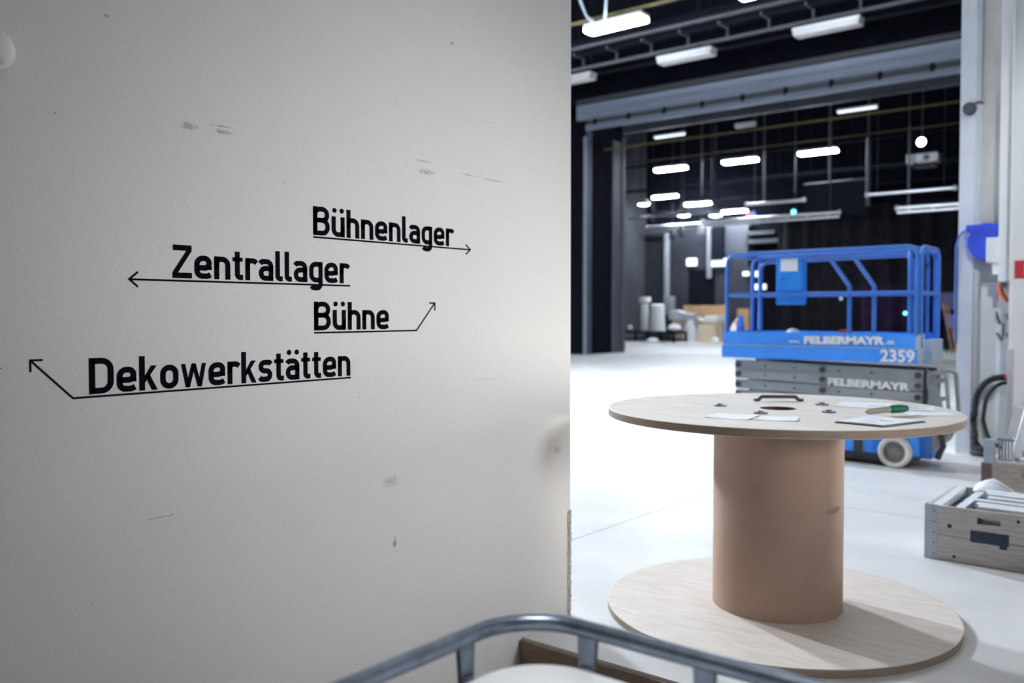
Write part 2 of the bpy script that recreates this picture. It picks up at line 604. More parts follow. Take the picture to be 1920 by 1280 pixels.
# chipped edge at the foot of that wall's corner
b = MB()
zz = [0.0 + i * 0.575 / 46 for i in range(47)]
rows = []
for z in zz:
    j = random.uniform(-.004, .006)
    e = random.uniform(0.0, .006)
    rows.append([b.bm.verts.new((WX + .0015, 3.948 - .026 + j, z)), b.bm.verts.new((WX + .004 + e * .3, 3.948 - .01, z)),
                 b.bm.verts.new((WX + .002 + e * .3, 3.948 + .003 + e, z)), b.bm.verts.new((WX - .03, 3.948 + .003 + e, z))])
for i in range(46):
    for k in range(3):
        b.bm.faces.new((rows[i][k], rows[i][k + 1], rows[i + 1][k + 1], rows[i + 1][k]))
struct(b.build('trim_2', M['plaster']), 'chipped brown edge strip at the foot of the white wall corner', 'trim')
# this room
b = MB().box(5.0, 5.2, -6, 11.6, -0.4, 6.0)
struct(b.build('wall_right', M['room_grey']), 'white side wall of the loading room', 'wall')
b = MB()
for xx in (0.0, 1.48, 2.96, 4.42):
    b.box(xx, xx + .08, -6.14, -6.06, 1.0, 3.4)
b.box(0.0, 4.5, -6.14, -6.06, 1.0, 1.08).box(0.0, 4.5, -6.14, -6.06, 3.32, 3.4)
struct(b.build('fill_window_1', M['white_paint']), 'added window frame for fill daylight in the rear wall of the loading room', 'window')  # unseen window, added to let fill daylight into the room
b = MB().box(WX - .3, 0, -6.2, -6.0, -0.4, 6.0).box(4.5, 5.2, -6.2, -6.0, -0.4, 6.0).box(0, 4.5, -6.2, -6.0, -0.4, 1.0).box(0, 4.5, -6.2, -6.0, 3.4, 6.0)
struct(b.build('wall_front', M['room_grey']), 'white rear wall of the loading room', 'wall')
b = MB().box(WX - .3, 5.2, -6.2, 11.6, 6.0, 6.2)
struct(b.build('ceiling', M['white_paint']), 'white ceiling of the loading room', 'ceiling')
# end wall beyond the steel post: raw concrete above, pale paint below
b = MB().box(-2.30, 5.2, 11.46, 11.75, 0, 11.0)
struct(b.build('wall_back', M['concrete']), 'raw grey concrete wall beside the steel door post', 'wall')
b = MB().box(-2.26, 5.0, 11.435, 11.46, 0.0, 1.99)
struct(b.build('trim_3', M['pale_panel']), 'pale painted lower band of the concrete wall', 'trim')
b = MB().box(-2.49, -2.33, 11.36, 11.50, 0, 5.8, bev=.006).box(-2.345, -2.285, 11.42, 11.50, 0, 5.8).box(-2.50, -2.47, 11.40, 11.56, 0, 5.8)
struct(b.build('trim_4', M['door_grey']), 'light grey steel door post standing at the right of the opening', 'trim')
# near hall shell
b = MB().box(-20.9, -20.5, -8, 28.8, 0, 11.0)
struct(b.build('wall_hall_left', M['black_wall']), 'black far side wall of the near hall', 'wall')
b = MB().box(-20.9, WX - .3, -8.3, -8.0, 0, 11.0)
struct(b.build('wall_hall_front', M['black_wall']), 'black end wall of the near hall', 'wall')
b = MB().box(-20.9, WX + .5, -8.3, 28.8, 11.0, 11.3)
struct(b.build('ceiling', M['black_wall']), 'black high ceiling over the near hall lamps', 'ceiling')
b = MB().box(-2.30, -2.0, 11.75, 58, 0, 14.3)
struct(b.build('wall_hall_right', M['black_wall']), 'black wall along the right of the hall', 'wall')
# portal: left jamb with its steel guides, two header beams
b = MB().box(-28.0, -19.62, 28.8, 31.6, 0, 14.0)
struct(b.build('wall_portal_left', M['black_wall']), 'black reveal of the tall stage portal', 'wall')
b = MB().box(-19.66, -19.54, 28.76, 28.86, 0, 8.45, bev=.02)
struct(b.build('trim_5', M['fascia']), 'bright steel edge guide on the near corner of the portal', 'trim')
b = MB().box(-19.62, -19.55, 28.9, 29.2, 0, 8.7, bev=.02).box(-19.62, -19.54, 30.75, 30.95, 0, 8.6, bev=.02).box(-19.62, -19.58, 30.95, 31.35, 0, 8.6).box(-19.62, -19.52, 31.45, 31.62, 0, 8.8, bev=.02)
struct(b.build('trim_6', M['fascia_dark']), 'dark steel guide rails on the far edge of the portal', 'trim')
b = MB().box(-19.9, -2.3, 28.62, 28.80, 9.05, 9.62, bev=.03)
b.box(-19.5, -2.3, 28.66, 28.80, 8.64, 8.86, bev=.02)
struct(b.build('trim_7', M['fascia']), 'blue grey steel header beam with brackets across the stage portal', 'trim')
b = MB().box(-19.5, -2.3, 28.74, 28.80, 8.84, 9.07)  # shade of the recess put in as a darker material
struct(b.build('trim_11', M['board_grey']), 'recess along the portal header beam, its shade put into a darker colour', 'trim')
b = MB()
for i in range(11):
    b.box(-19.13 + i * 1.5, -19.03 + i * 1.5, 28.64, 28.74, 8.80, 9.05)
struct(b.build('trim_10', M['black_steel']), 'small dark brackets along the portal header beam', 'trim')
b = MB().box(-24, -2.3, 28.80, 29.0, 9.62, 14.0).box(-24, -2.3, 28.80, 30.6, 9.2, 9.62)
struct(b.build('wall_portal_top', M['black_wall']), 'black wall above the portal header', 'wall')
b = MB().box(-19.9, -2.3, 28.60, 28.8, 9.66, 9.84, bev=.02)
struct(b.build('trim_8', M['rail_grey']), 'dark ledge above the portal header beam', 'trim')
b = MB().box(-19.6, -2.3, 31.45, 31.62, 8.95, 9.42, bev=.03)
struct(b.build('trim_9', M['fascia_dark']), 'darker second beam behind the portal header', 'trim')
# main stage shell
b = MB().box(-28.0, -27.6, 31.6, 47.4, 0, 14.0)
struct(b.build('wall_stage_left', M['stage_side']), 'grey stage side wall washed by lamps behind the portal', 'wall')
b = MB().box(-28.0, -20.85, 47.0, 47.4, 0, 6.7)
struct(b.build('wall_stage_back', M['dark_grey']), 'dark grey far wall behind the stored scenery', 'wall')
b = MB().box(-28.0, -2, 47.1, 47.5, 0, 14.0)
struct(b.build('wall_stage_upper', M['black_wall']), 'black wall above and beside the far grey wall', 'wall')
b = MB().box(-28.0, -2, 28.8, 47.5, 14.0, 14.3)
struct(b.build('ceiling', M['black_wall']), 'black grid ceiling high over the stage', 'ceiling')
b = MB().box(-24.65, -23.03, 46.94, 47.0, 0, 4.1)
d = b.build('door_1', M['black_steel'])
struct(d, 'dark double door in the far stage wall', 'door')


# ================================================================== DIRECTION LETTERING ON THE WALL
HW = 0.0845
XH = 0.715


def A2(*p):
    return [Vector((q[0], q[1], 0)) for q in p]


def arc(pts, r, closed=False):
    return ('p', fillet3(A2(*pts), r, closed, seg=8), closed)


def poly(*p):
    return ('f', A2(*p), False)


def dot(x, y, r=0.088):
    return ('f', [Vector((x + r * math.cos(2 * PI * k / 20), y + r * math.sin(2 * PI * k / 20), 0)) for k in range(20)], False)


def glyph(c):
    h, X = HW, XH
    w2 = 2 * h
    if c == 'B':
        W = .66
        return W, [arc([(h, h), (h, 1 - h), (W - h - .02, 1 - h), (W - h - .02, .53), (h, .53)], .20),
                   arc([(h, .53), (W - h, .53), (W - h, h), (h, h)], .215), poly((0, 0), (w2, 0), (w2, 1), (0, 1))]
    if c in 'uü':
        W = .54
        g = [arc([(h, X), (h, h), (W - h, h), (W - h, .35)], .19), poly((W - w2, 0), (W, 0), (W, X), (W - w2, X))]
        if c == 'ü':
            g += [dot(.12, .925), dot(W - .12, .925)]
        return W, g
    if c == 'h':
        W = .54
        return W, [poly((0, 0), (w2, 0), (w2, 1), (0, 1)), arc([(h, .35), (h, X - h), (W - h, X - h), (W - h, 0)], .19)]
    if c == 'n':
        W = .54
        return W, [poly((0, 0), (w2, 0), (w2, X), (0, X)), arc([(h, .35), (h, X - h), (W - h, X - h), (W - h, 0)], .19)]
    if c == 'e':
        W = .56
        return W, [arc([(h, X / 2 - .02), (W - h, X / 2 - .02), (W - h, X - h), (h, X - h), (h, h), (W - .13, h), (W - .04, .135)], .20),
                   poly((W - w2, .28), (W, .28), (W, .40), (W - w2, .40))]
    if c == 'l':
        W = .27
        return W, [arc([(h, 1.0), (h, h), (W, h)], .14)]
    if c == 'a' or c == 'ä':
        W = .53
        g = [arc([(.055, X - .16), (.11, X - h), (W - h, X - h), (W - h, .3)], .18), poly((W - w2, 0), (W, 0), (W, .5), (W - w2, .5)),
             arc([(W - h, .405), (h, .405), (h, h), (W - h, h)], .165)]
        if c == 'ä':
            g += [dot(.13, .925), dot(W - .10, .925)]
        return W, g
    if c == 'g':
        W = .54
        return W, [arc([(W - h, h), (h, h), (h, X - h), (W - h, X - h)], .20),
                   arc([(W - h, X), (W - h, -.275 + h), (.16, -.275 + h), (.07, -.275 + .15)], .18)]
    if c == 'r':
        W = .40
        return W, [poly((0, 0), (w2, 0), (w2, X), (0, X)), arc([(h, .35), (h, X - h), (W - .08, X - h), (W, X - .15)], .19)]
    if c == 'Z':
        W = .60
        return W, [poly((0.02, 1 - w2), (W, 1 - w2), (W, 1), (0.02, 1)), poly((0, 0), (W, 0), (W, w2), (0, w2)),
                   poly((0, w2), (.17, w2), (W, 1 - w2), (W - .17, 1 - w2))]
    if c == 't':
        W = .36
        return W, [arc([(.08 + h, .90), (.08 + h, h), (W, h)], .14), poly((0, X - .13), (W - .01, X - .13), (W - .01, X), (0, X))]
    if c == 'D':
        W = .67
        return W, [arc([(h, h), (W - h, h), (W - h, 1 - h), (h, 1 - h)], .27), poly((0, 0), (w2, 0), (w2, 1), (0, 1))]
    if c == 'k':
        W = .54
        return W, [poly((0, 0), (w2, 0), (w2, 1), (0, 1)), poly((w2 - .02, .20), (w2 - .02, .40), (W - .195, X), (W - .02, X)),
                   poly((.18, .40), (.29, .50), (W, 0), (W - .175, 0))]
    if c == 'o':
        W = .56
        return W, [arc([(h, h), (W - h, h), (W - h, X - h), (h, X - h)], .20, True)]
    if c == 'w':
        W = .80
        t = .135
        q = W / 4
        g = []
        a = [(0.0, X), (q - t / 2 + .01, 0), (W / 2 - t / 2, X), (3 * q - t / 2 - .01, 0), (W - t, X)]
        for i in range(4):
            (xa, ya), (xb, yb) = a[i], a[i + 1]
            g.append(poly((xa, ya), (xb, yb), (xb + t, yb), (xa + t, ya)))
        return W, g
    if c == 's':
        W = .50
        return W, [arc([(W - .045, X - .145), (W - .10, X - h), (h, X - h), (h, X / 2 + .005), (W - h, X / 2 - .005), (W - h, h), (.10, h), (.035, .145)], .145)]
    raise KeyError(c)


def stroke_poly(mb, pts, closed, hw, place):
    n = len(pts)
    Lf, Rt = [], []
    clean = [pts[0]]
    for p in pts[1:]:
        if (p - clean[-1]).length > 1e-4:
            clean.append(p)
    if closed and (clean[0] - clean[-1]).length < 1e-4:
        clean.pop()
    pts = clean
    n = len(pts)
    for i in range(n):
        if closed:
            a, c = pts[(i - 1) % n], pts[(i + 1) % n]
        else:
            a, c = pts[max(i - 1, 0)], pts[min(i + 1, n - 1)]
        d0 = (pts[i] - a)
        d1 = (c - pts[i])
        if d0.length < 1e-9:
            d0 = d1
        if d1.length < 1e-9:
            d1 = d0
        d0, d1 = d0.normalized(), d1.normalized()
        n0 = Vector((-d0.y, d0.x, 0))
        n1 = Vector((-d1.y, d1.x, 0))
        mm = (n0 + n1)
        mm.normalize()
        k = hw / max(0.35, mm.dot(n0))
        Lf.append(pts[i] + mm * k)
        Rt.append(pts[i] - mm * k)
    m = n if closed else n - 1
    for i in range(m):
        j = (i + 1) % n
        face(mb, [Lf[i], Lf[j], Rt[j], Rt[i]], place)


def face(mb, pts, place):
    mb.bm.faces.new([mb.bm.verts.new(place(p)) for p in pts])


def lettering(mb, word, y0, y1, zbase, cap):
    gl = [glyph(c) for c in word]
    nat = sum(g[0] for g in gl)
    gaps = len(word) - 1
    span = (y1 - y0) / cap
    gap = .078
    sx = span / (nat + gap * gaps)          # small horizontal fit
    x = 0.0
    for (W, strokes) in gl:
        def place(p, x=x):
            return Vector((WX + .0008, y0 + (x + p.x) * sx * cap, zbase + p.y * cap))
        for kind, pts, closed in strokes:
            if kind == 'f':
                face(mb, pts, place)
            else:
                stroke_poly(mb, pts, closed, HW, place)
        x += W + gap


def wall_line(mb, pts, t):
    def place(p):
        return Vector((WX + .0010, p.x, p.y))
    stroke_poly(mb, A2(*pts), False, t / 2, place)


def direction(name, word, y0, y1, zb, cap, line, heads, t, label):
    root = thing(name, (WX, line[0][0], line[0][1]), label, 'wall sign', 'black direction lines on the white wall')
    mb = MB()
    lettering(mb, word, y0, y1, zb, cap)
    o = mb.build('lettering', M['sign_ink'], root)
    mb = MB()
    wall_line(mb, line, t)
    for hd in heads:
        wall_line(mb, hd, t)
    mb.build('arrow', M['sign_ink'], root)


direction('direction_sign', 'Bühnenlager', 2.215, 3.016, 1.951, .1125, [(2.215, 1.943), (3.130, 1.943)],
          [[(3.100, 1.966), (3.133, 1.943), (3.100, 1.920)]], .0065, 'black word Bühnenlager over a line with an arrow pointing right')
direction('direction_sign', 'Zentrallager', 1.622, 2.394, 1.767, .1125, [(2.400, 1.758), (1.474, 1.758)],
          [[(1.500, 1.783), (1.470, 1.7585), (1.500, 1.734)]], .0065, 'black word Zentrallager over a long line with an arrow pointing left')
direction('direction_sign', 'Bühne', 2.216, 2.612, 1.580, .1125, [(2.216, 1.571), (2.776, 1.571), (2.890, 1.690)],
          [[(2.855, 1.692), (2.893, 1.692), (2.893, 1.658)]], .0065, 'black word Bühne over a line bending up to the right')
direction('direction_sign', 'Dekowerkstätten', 1.334, 2.398, 1.394, .1135, [(2.400, 1.386), (1.284, 1.386), (1.163, 1.505)],
          [[(1.196, 1.508), (1.160, 1.508), (1.160, 1.473)]], .0065, 'black word Dekowerkstätten over a line bending up to the left')

# pale round fitting at the left edge of the wall
t = thing('wall_button', (WX, 1.075, 2.405), 'pale round fitting on the white wall at the picture edge', 'wall fitting')
MB().lathe([(0.055, 0), (0.055, .012), (.05, .018)], (WX, 1.075, 2.405), axis='x').build('base', M['white_paint'], t, smooth=40)
MB().lathe([(0.046, .016), (0.044, .035), (.03, .05), (.012, .056)], (WX, 1.075, 2.405), axis='x').build('dome', M['white_paint'], t, smooth=60)

# ================================================================== CABLE SPOOL
SX, SY, SR, SZ = -1.931, 4.723, 0.929, 1.122
t = thing('cable_spool', (SX, SY, 0), 'big pale plywood cable drum standing upright like a table', 'cable spool')


def flange(z0, z1, r, hole):
    mb = MB()
    c = (SX, SY, 0)
    n = 128
    mb.lathe([(hole, z0), (r - .003, z0), (r, z0 + .003), (r, z1 - .003), (r - .003, z1), (hole, z1)], c, n=n, close=True)
    return mb


fl = flange(SZ - .042, SZ, SR, .098).build('flange', [M['ply'], M['ply_edge'], M['hole_shade']], t, smooth=30)
fl2 = flange(0.0, .042, SR, .098).build('flange', [M['ply'], M['ply_edge'], M['hole_shade']], t, smooth=30)
for o in (fl, fl2):
    for p in o.data.polygons:
        if abs(p.normal.z) < 0.3:
            p.material_index = 1 if p.center.xy.length > .5 else 2
MB().lathe([(.345, .042), (.345, SZ - .042), (.325, SZ - .042), (.325, .042)], (SX, SY, 0), n=96, close=True).build('core', M['cardboard'], t, smooth=40)
MB().lathe([(.100, .043), (.100, SZ - .043), (.094, SZ - .043), (.094, .043)], (SX, SY, 0), n=40, close=True).build('centre_tube', M['hole_shade'], t, smooth=40)
for (bx, by) in ((-2.234, 4.634), (-1.903, 4.423), (-1.806, 5.049), (-1.642, 4.694)):
    bo = MB().lathe([(.036, SZ), (.036, SZ + .006), (.03, SZ + .008)], (bx, by, 0), n=24).build('washer', M['bolt'], t, smooth=40)
    MB().lathe([(.017, SZ + .008), (.017, SZ + .013), (.013, SZ + .015)], (bx, by, 0), n=6).build('bolt_head', M['bolt'], bo)
ha, hb = Vector((-2.180, 5.030, SZ)), Vector((-1.990, 5.175, SZ))
mb = MB().tube([ha + Vector((-.02, -.016, .006)), ha + Vector((.0, .0, .006)), ha + Vector((.015, .011, .027)), hb + Vector((-.015, -.011, .027)), hb + Vector((0, 0, .006)), hb + Vector((.02, .016, .006))], .011, n=10, fillet=.02)
mb.build('handle', M['bolt'], t, smooth=50)
mb = MB()
for i, (u, z) in enumerate(((0, 0), (.02, .03), (.04, 0), (.055, .028), (.075, .004), (.09, .03), (.11, .0), (.12, .03))):
    pass
pts = []
for (u, z) in ((-.06, 0), (-.045, .03), (-.03, .0), (-.015, .026), (0.0, .002), (.012, .03), (.03, .004), (.045, .03), (.06, .01)):
    an = R(-12) + u / .345
    pts.append((SX + .3465 * math.cos(an), SY + .3465 * math.sin(an), .60 + z))
mb.tube(pts, .0035, n=6)
mb.build('chalk_scribble', M['grey_cloth'], t)


# papers and tools lying on the spool
def sheet(name, pts, label, curl=0.004, m=None, prints=(), group='papers on the drum'):
    """pts: four corners (x, y) round the sheet"""
    c = sum((Vector((p[0], p[1], 0)) for p in pts), Vector()) / 4
    root = thing(name, (c.x, c.y, SZ), label, 'paper', group)
    mb = MB()
    n = 8
    P = [Vector((p[0], p[1], 0)) for p in pts]
    g = [[None] * (n + 1) for _ in range(n + 1)]
    g2 = [[None] * (n + 1) for _ in range(n + 1)]
    ph = random.random() * 6
    for i in range(n + 1):
        for j in range(n + 1):
            u, v = i / n, j / n
            q = (P[0] * (1 - u) + P[1] * u) * (1 - v) + (P[3] * (1 - u) + P[2] * u) * v
            z = SZ + .0012 + curl * (0.5 + .5 * math.sin(ph + u * 5 + v * 2)) * abs(u - .5) * 2
            g[i][j] = mb.bm.verts.new((q.x, q.y, z))
            g2[i][j] = mb.bm.verts.new((q.x, q.y, z - .0009))
    for i in range(n):
        for j in range(n):
            mb.bm.faces.new((g[i][j], g[i + 1][j], g[i + 1][j + 1], g[i][j + 1]))
            mb.bm.faces.new((g2[i][j], g2[i][j + 1], g2[i + 1][j + 1], g2[i + 1][j]))
    mb.build('sheet', m or M['paper'], root, smooth=60)
    if prints:
        for (u0, v0, u1, v1) in prints:
            mb = MB()
            q = []
            for (u, v) in ((u0, v0), (u1, v0), (u1, v1), (u0, v1)):
                k = (P[0] * (1 - u) + P[1] * u) * (1 - v) + (P[3] * (1 - u) + P[2] * u) * v
                q.append((k.x, k.y, SZ + .0022 + curl))
            mb.bm.faces.new([mb.bm.verts.new(Vector(p)) for p in q])
            mb.build('print', M['ink'], root)
    return root


sheet('paper_sheet', [(-2.055, 4.075), (-1.83, 4.10), (-1.86, 4.34), (-2.08, 4.29)], 'white paper sheet left of the centre hole, at the drum front')
sheet('paper_sheet', [(-1.82, 4.13), (-1.62, 4.20), (-1.68, 4.38), (-1.86, 4.32)], 'white paper sheet just before the front bolt of the drum')
sheet('paper_sheet', [(-1.72, 5.00), (-1.44, 5.06), (-1.50, 5.36), (-1.78, 5.30)], 'white paper sheet at the back of the drum top', prints=((.55, .3, .9, .36),))
sheet('paper_sheet', [(-1.42, 5.03), (-1.22, 5.10), (-1.28, 5.34), (-1.47, 5.28)], 'printed white sheet at the back right of the drum top', prints=((.2, .2, .8, .26), (.2, .4, .6, .46), (.3, .7, .9, .76)))
sheet('paper_sheet', [(-1.27, 4.80), (-1.07, 4.93), (-1.16, 5.08), (-1.36, 4.96)], 'white paper sheet right of the green ended tool')
cb = thing('clipboard', (-1.30, 4.42, SZ), 'dark clipboard edge under papers at the drum front right', 'clipboard')
mb = MB()
mb.prism([(-1.462, 4.262, SZ + .0005), (-1.232, 4.232, SZ + .0005), (-1.132, 4.562, SZ + .0005), (-1.405, 4.60, SZ + .0005)], (0, 0, .005))
mb.build('board', M['clip_dark'], cb)
mb = MB()
mb.prism([(-1.455, 4.275, SZ + .006), (-1.245, 4.250, SZ + .006), (-1.150, 4.556, SZ + .006), (-1.402, 4.592, SZ + .006)], (0, 0, .004))
mb.build('sheet', M['paper'], cb)
for (x0, y0, x1, y1) in ((-1.36, 4.30, -1.27, 4.305), (-1.36, 4.36, -1.30, 4.366), (-1.30, 4.40, -1.24, 4.42), (-1.38, 4.47, -1.30, 4.476)):
    MB().box(x0, x1, y0, y1, SZ + .0102, SZ + .0106).build('print', M['ink'], cb)
tl = thing('hand_brush', (-1.35, 4.70, SZ), 'small beige handled tool with a green end on the papers', 'tool')
ga, gb, gc = Vector((-1.42, 4.585, SZ + .028)), Vector((-1.345, 4.72, SZ + .034)), Vector((-1.285, 4.81, SZ + .036))
MB().tube([ga, ga.lerp(gb, .15), gb], lambda q: .004 + .012 * min(1, q * 3), n=10).build('handle', M['beige'], tl, smooth=50)
MB().tube([gb, gb.lerp(gc, .15), gb.lerp(gc, .7), gc], lambda q: (.016, .021, .022, .016)[min(3, int(q * 3 + .1))], n=14).build('green_end', M['green'], tl, smooth=50)

# ================================================================== IBC TANK IN THE FOREGROUND
t = thing('tank_container', (-.5, .8, -.2), 'white plastic tank in a grey tubular steel cage', 'container')
IX0, IX1, IY0, IY1, IZ = -1.10, 0.0, 0.2, 1.40, 1.045
mb = MB().tube([(IX0, IY0, IZ), (IX1, IY0, IZ), (IX1, IY1, IZ), (IX0, IY1, IZ)], .0165, n=14, fillet=.14, closed=True)
mb.build('top_rail', M['galv'], t, smooth=50)
for zlow in (.78, .50, .22):
    MB().tube([(IX0, IY0, zlow), (IX1, IY0, zlow), (IX1, IY1, zlow), (IX0, IY1, zlow)], .0135, n=10, fillet=.14, closed=True).build('cross_rail', M['galv'], t, smooth=50)


def cage_post(x, y, along):
    mb = MB()
    f = .014
    mb.tube([(x, y, -.03), (x, y, IZ - .07)], f, n=10)
    # flattened, bent upper end welded under the rail
    if along == 'x':
        mb.prism([(x - .016, y - .006, IZ - .10), (x + .016, y - .006, IZ - .10), (x + .021, y - .004, IZ - .012), (x - .021, y - .004, IZ - .012)], (0, .011, 0))
    else:
        mb.prism([(x + .006, y - .016, IZ - .10), (x + .006, y + .016, IZ - .10), (x + .004, y + .021, IZ - .012), (x + .004, y - .021, IZ - .012)], (-.011, 0, 0))
    mb.build('cage_post', M['galv'], t, smooth=40)


for x in (-.945, -.70, -.45, -.20):
    cage_post(x, IY1, 'x')
    cage_post(x, IY0, 'x')
for y in (1.225, .98, .72, .45):
    cage_post(IX0, y, 'y')
    cage_post(IX1, y, 'y')


def rounded_box(x0, x1, y0, y1, levels, rad, seg=10):
    mb = MB()
    rings = []
    for (z, ins) in levels:
        r = max(.01, rad - ins * .6)
        ring = []
        for (cx, cy, a0) in ((x1 - ins - r, y1 - ins - r, 0), (x0 + ins + r, y1 - ins - r, 90), (x0 + ins + r, y0 + ins + r, 180), (x1 - ins - r, y0 + ins + r, 270)):
            for k in range(seg + 1):
                a = R(a0 + 90 * k / seg)
                ring.append(mb.bm.verts.new((cx + r * math.cos(a), cy + r * math.sin(a), z)))
        rings.append(ring)
    n = len(rings[0])
    for A, B in zip(rings, rings[1:]):
        for k in range(n):
            mb.bm.faces.new((A[k], A[(k + 1) % n], B[(k + 1) % n], B[k]))
    mb.bm.faces.new(rings[0][::-1])
    mb.bm.faces.new(rings[-1])
    return mb


mb = rounded_box(IX0 + .024, IX1 - .024, IY0 + .024, IY1 - .024, [(-.035, .02), (-.02, 0), (.945, 0), (.968, .006), (.983, .018), (.993, .036), (.999, .06), (1.008, .14), (1.014, .22)], .15)
tank = mb.build('tank', M['hdpe'], t, smooth=60)
MB().lathe([(.11, 1.01), (.11, 1.035), (.09, 1.04)], (-.5, .75, 0), n=32).build('lid', M['rubber'], tank, smooth=40)
MB().box(IX0, IX1, IY0, IY1, -.06, -.035).box(IX0, IX1, IY0, IY0 + .1, -.2, -.06).box(IX0, IX1, IY1 - .1, IY1, -.2, -.06).box(IX0, IX1, .75, .85, -.2, -.06).build('pallet', M['timber'], t)

# ================================================================== SCISSOR LIFT
LY = 9.817
t = thing('scissor_lift', (-3.6, 10.2, 0), 'blue scissor lift with white company lettering and number 2359', 'lift')
ch = MB().box(-4.42, -2.52, 9.90, 10.56, .13, .40, bev=.02).box(-3.35, -2.98, 9.86, 9.92, .14, .34, bev=.01).build('chassis', M['blue'], t)
MB().box(-4.30, -2.60, 9.93, 10.53, .05, .13).build('underside', M['lift_dark'], ch)
MB().box(-3.17, -3.08, 9.845, 9.88, .13, .36).build('side_latch', M['lift_dark'], ch)
MB().box(-2.56, -2.42, 9.98, 10.50, .10, .42, bev=.03).build('end_bumper', M['blue_tube'], ch)
for (wx, wy) in ((-2.75, 9.885), (-2.75, 10.56), (-4.10, 9.885), (-4.10, 10.56)):
    wh = MB().lathe([(.115, -.055), (.150, -.065), (.166, -.045), (.170, 0), (.166, .045), (.150, .065), (.115, .055)], (wx, wy, .17), n=40, axis='y', close=True).build('wheel', M['tyre'], t, smooth=50)
    MB().lathe([(.02, -.05), (.05, -.048), (.06, -.035), (.115, -.03), (.118, -.05), (.118, .05), (.02, .05)], (wx, wy, .17), n=32, axis='y').build('hub', M['hub'], wh, smooth=40)


def beam_xz(mb, x0, z0, x1, z1, hw, y0, y1):
    d = Vector((x1 - x0, 0, z1 - z0)).normalized()
    n = Vector((-d.z, 0, d.x)) * hw
    a, c = Vector((x0, y0, z0)), Vector((x1, y0, z1))
    mb.prism([a + n, c + n, c - n, a - n], (0, y1 - y0, 0))


arms = []
for yf, yb in ((9.88, 9.95), (10.45, 10.52)):
    for k, (zl, zr) in enumerate(((1.035, .985), (.925, .865), (.805, .745), (.685, .625))):
        mb = MB()
        zr = zl - .09
        beam_xz(mb, -4.57, zl, -2.49, zr + .045, .054, yf, yb)
        ar = mb.build('scissor_arm', M['lift_grey'], t)
        arms.append(ar)
        for xx in (-4.53, -3.53, -2.53):
            zc = zl + (zr + .045 - zl) * (xx + 4.56) / 2.01
            MB().cyl((xx, yf - .025, zc), (xx, yb + .01, zc), .033, n=16).build('pin', M['lift_dark'], ar)
        for xx in (-4.2, -3.85, -3.35, -3.0):
            zc = zl + (zr + .045 - zl) * (xx + 4.56) / 2.01
            MB().cyl((xx, yf - .006, zc), (xx, yb, zc), .013, n=10).build('bolt', M['lift_dark'], ar)
MB().box(-4.45, -2.60, 9.99, 10.42, .42, 1.05).build('scissor_inner', M['lift_dark'], t)
text_mesh('lettering', 'FELBERMAYR', .86, .084, (-3.47, 9.876, .842), M['white_letter'], arms[1], bold=.045, slant=-.024)
# steps and hoses at the right end
st = MB()
st.tube([(-2.46, 9.96, .45), (-2.45, 9.96, 1.02), (-2.28, 9.96, 1.02), (-2.24, 9.96, .50)], .022, n=8, fillet=.05)
st.tube([(-2.46, 10.38, .45), (-2.45, 10.38, 1.02), (-2.28, 10.38, 1.02), (-2.24, 10.38, .50)], .022, n=8, fillet=.05)
for z in (.5, .72, .92):
    st.box(-2.47, -2.38, 9.96, 10.38, z - .02, z + .02)
st.prism([(-2.47, 9.97, .42), (-2.30, 9.97, .62), (-2.40, 9.97, 1.0), (-2.47, 9.97, 1.05)], (0, .03, 0))
st.build('ladder', M['lift_grey'], t, smooth=40)
MB().tube([(-2.52, 9.95, 1.05), (-2.47, 9.94, .80), (-2.50, 9.95, .48)], .028, n=10, fillet=.1).tube([(-2.35, 9.98, .45), (-2.30, 9.98, .26), (-2.36, 9.99, .12)], .03, n=8).build('hose', M['rubber'], t, smooth=50)
MB().prism([(-2.50, 10.0, .38), (-2.22, 10.0, .46), (-2.30, 10.0, .30), (-2.44, 10.0, .16)], (0, .34, 0)).build('fender', M['lift_grey'], t)
# deck and toe boards
dk = MB().box(-4.72, -2.53, 9.817, 10.60, 1.115, 1.262, bev=.012).build('deck', M['blue'], t)
MB().box(-4.715, -2.535, 9.818, 9.83, 1.262, 1.272).build('deck_edge', M['corner_steel'], dk)
text_mesh('number', '2359', .345, .135, (-2.895, 9.815, 1.122), M['white_letter'], dk, bold=.03, slant=.0)
tb = MB().box(-4.70, -2.54, 9.832, 9.846, 1.262, 1.425).box(-4.70, -2.54, 10.572, 10.586, 1.262, 1.425).box(-4.705, -4.69, 9.84, 10.58, 1.262, 1.425).build('toe_board', M['blue'], t)
text_mesh('lettering', 'FELBERMAYR', .87, .088, (-3.725, 9.830, 1.295), M['white_letter'], tb, bold=.055, slant=.012)
text_mesh('lettering', 'www.', .125, .026, (-3.90, 9.830, 1.306), M['white_letter'], tb, bold=.01)
text_mesh('lettering', '.at', .09, .046, (-2.845, 9.830, 1.312), M['white_letter'], tb, bold=.02)
MB().box(-2.55, -2.50, 9.83, 10.0, 1.13, 1.42).box(-2.53, -2.44, 10.1, 10.5, 1.10, 1.36, bev=.01).build('end_bracket', M['corner_steel'], t)
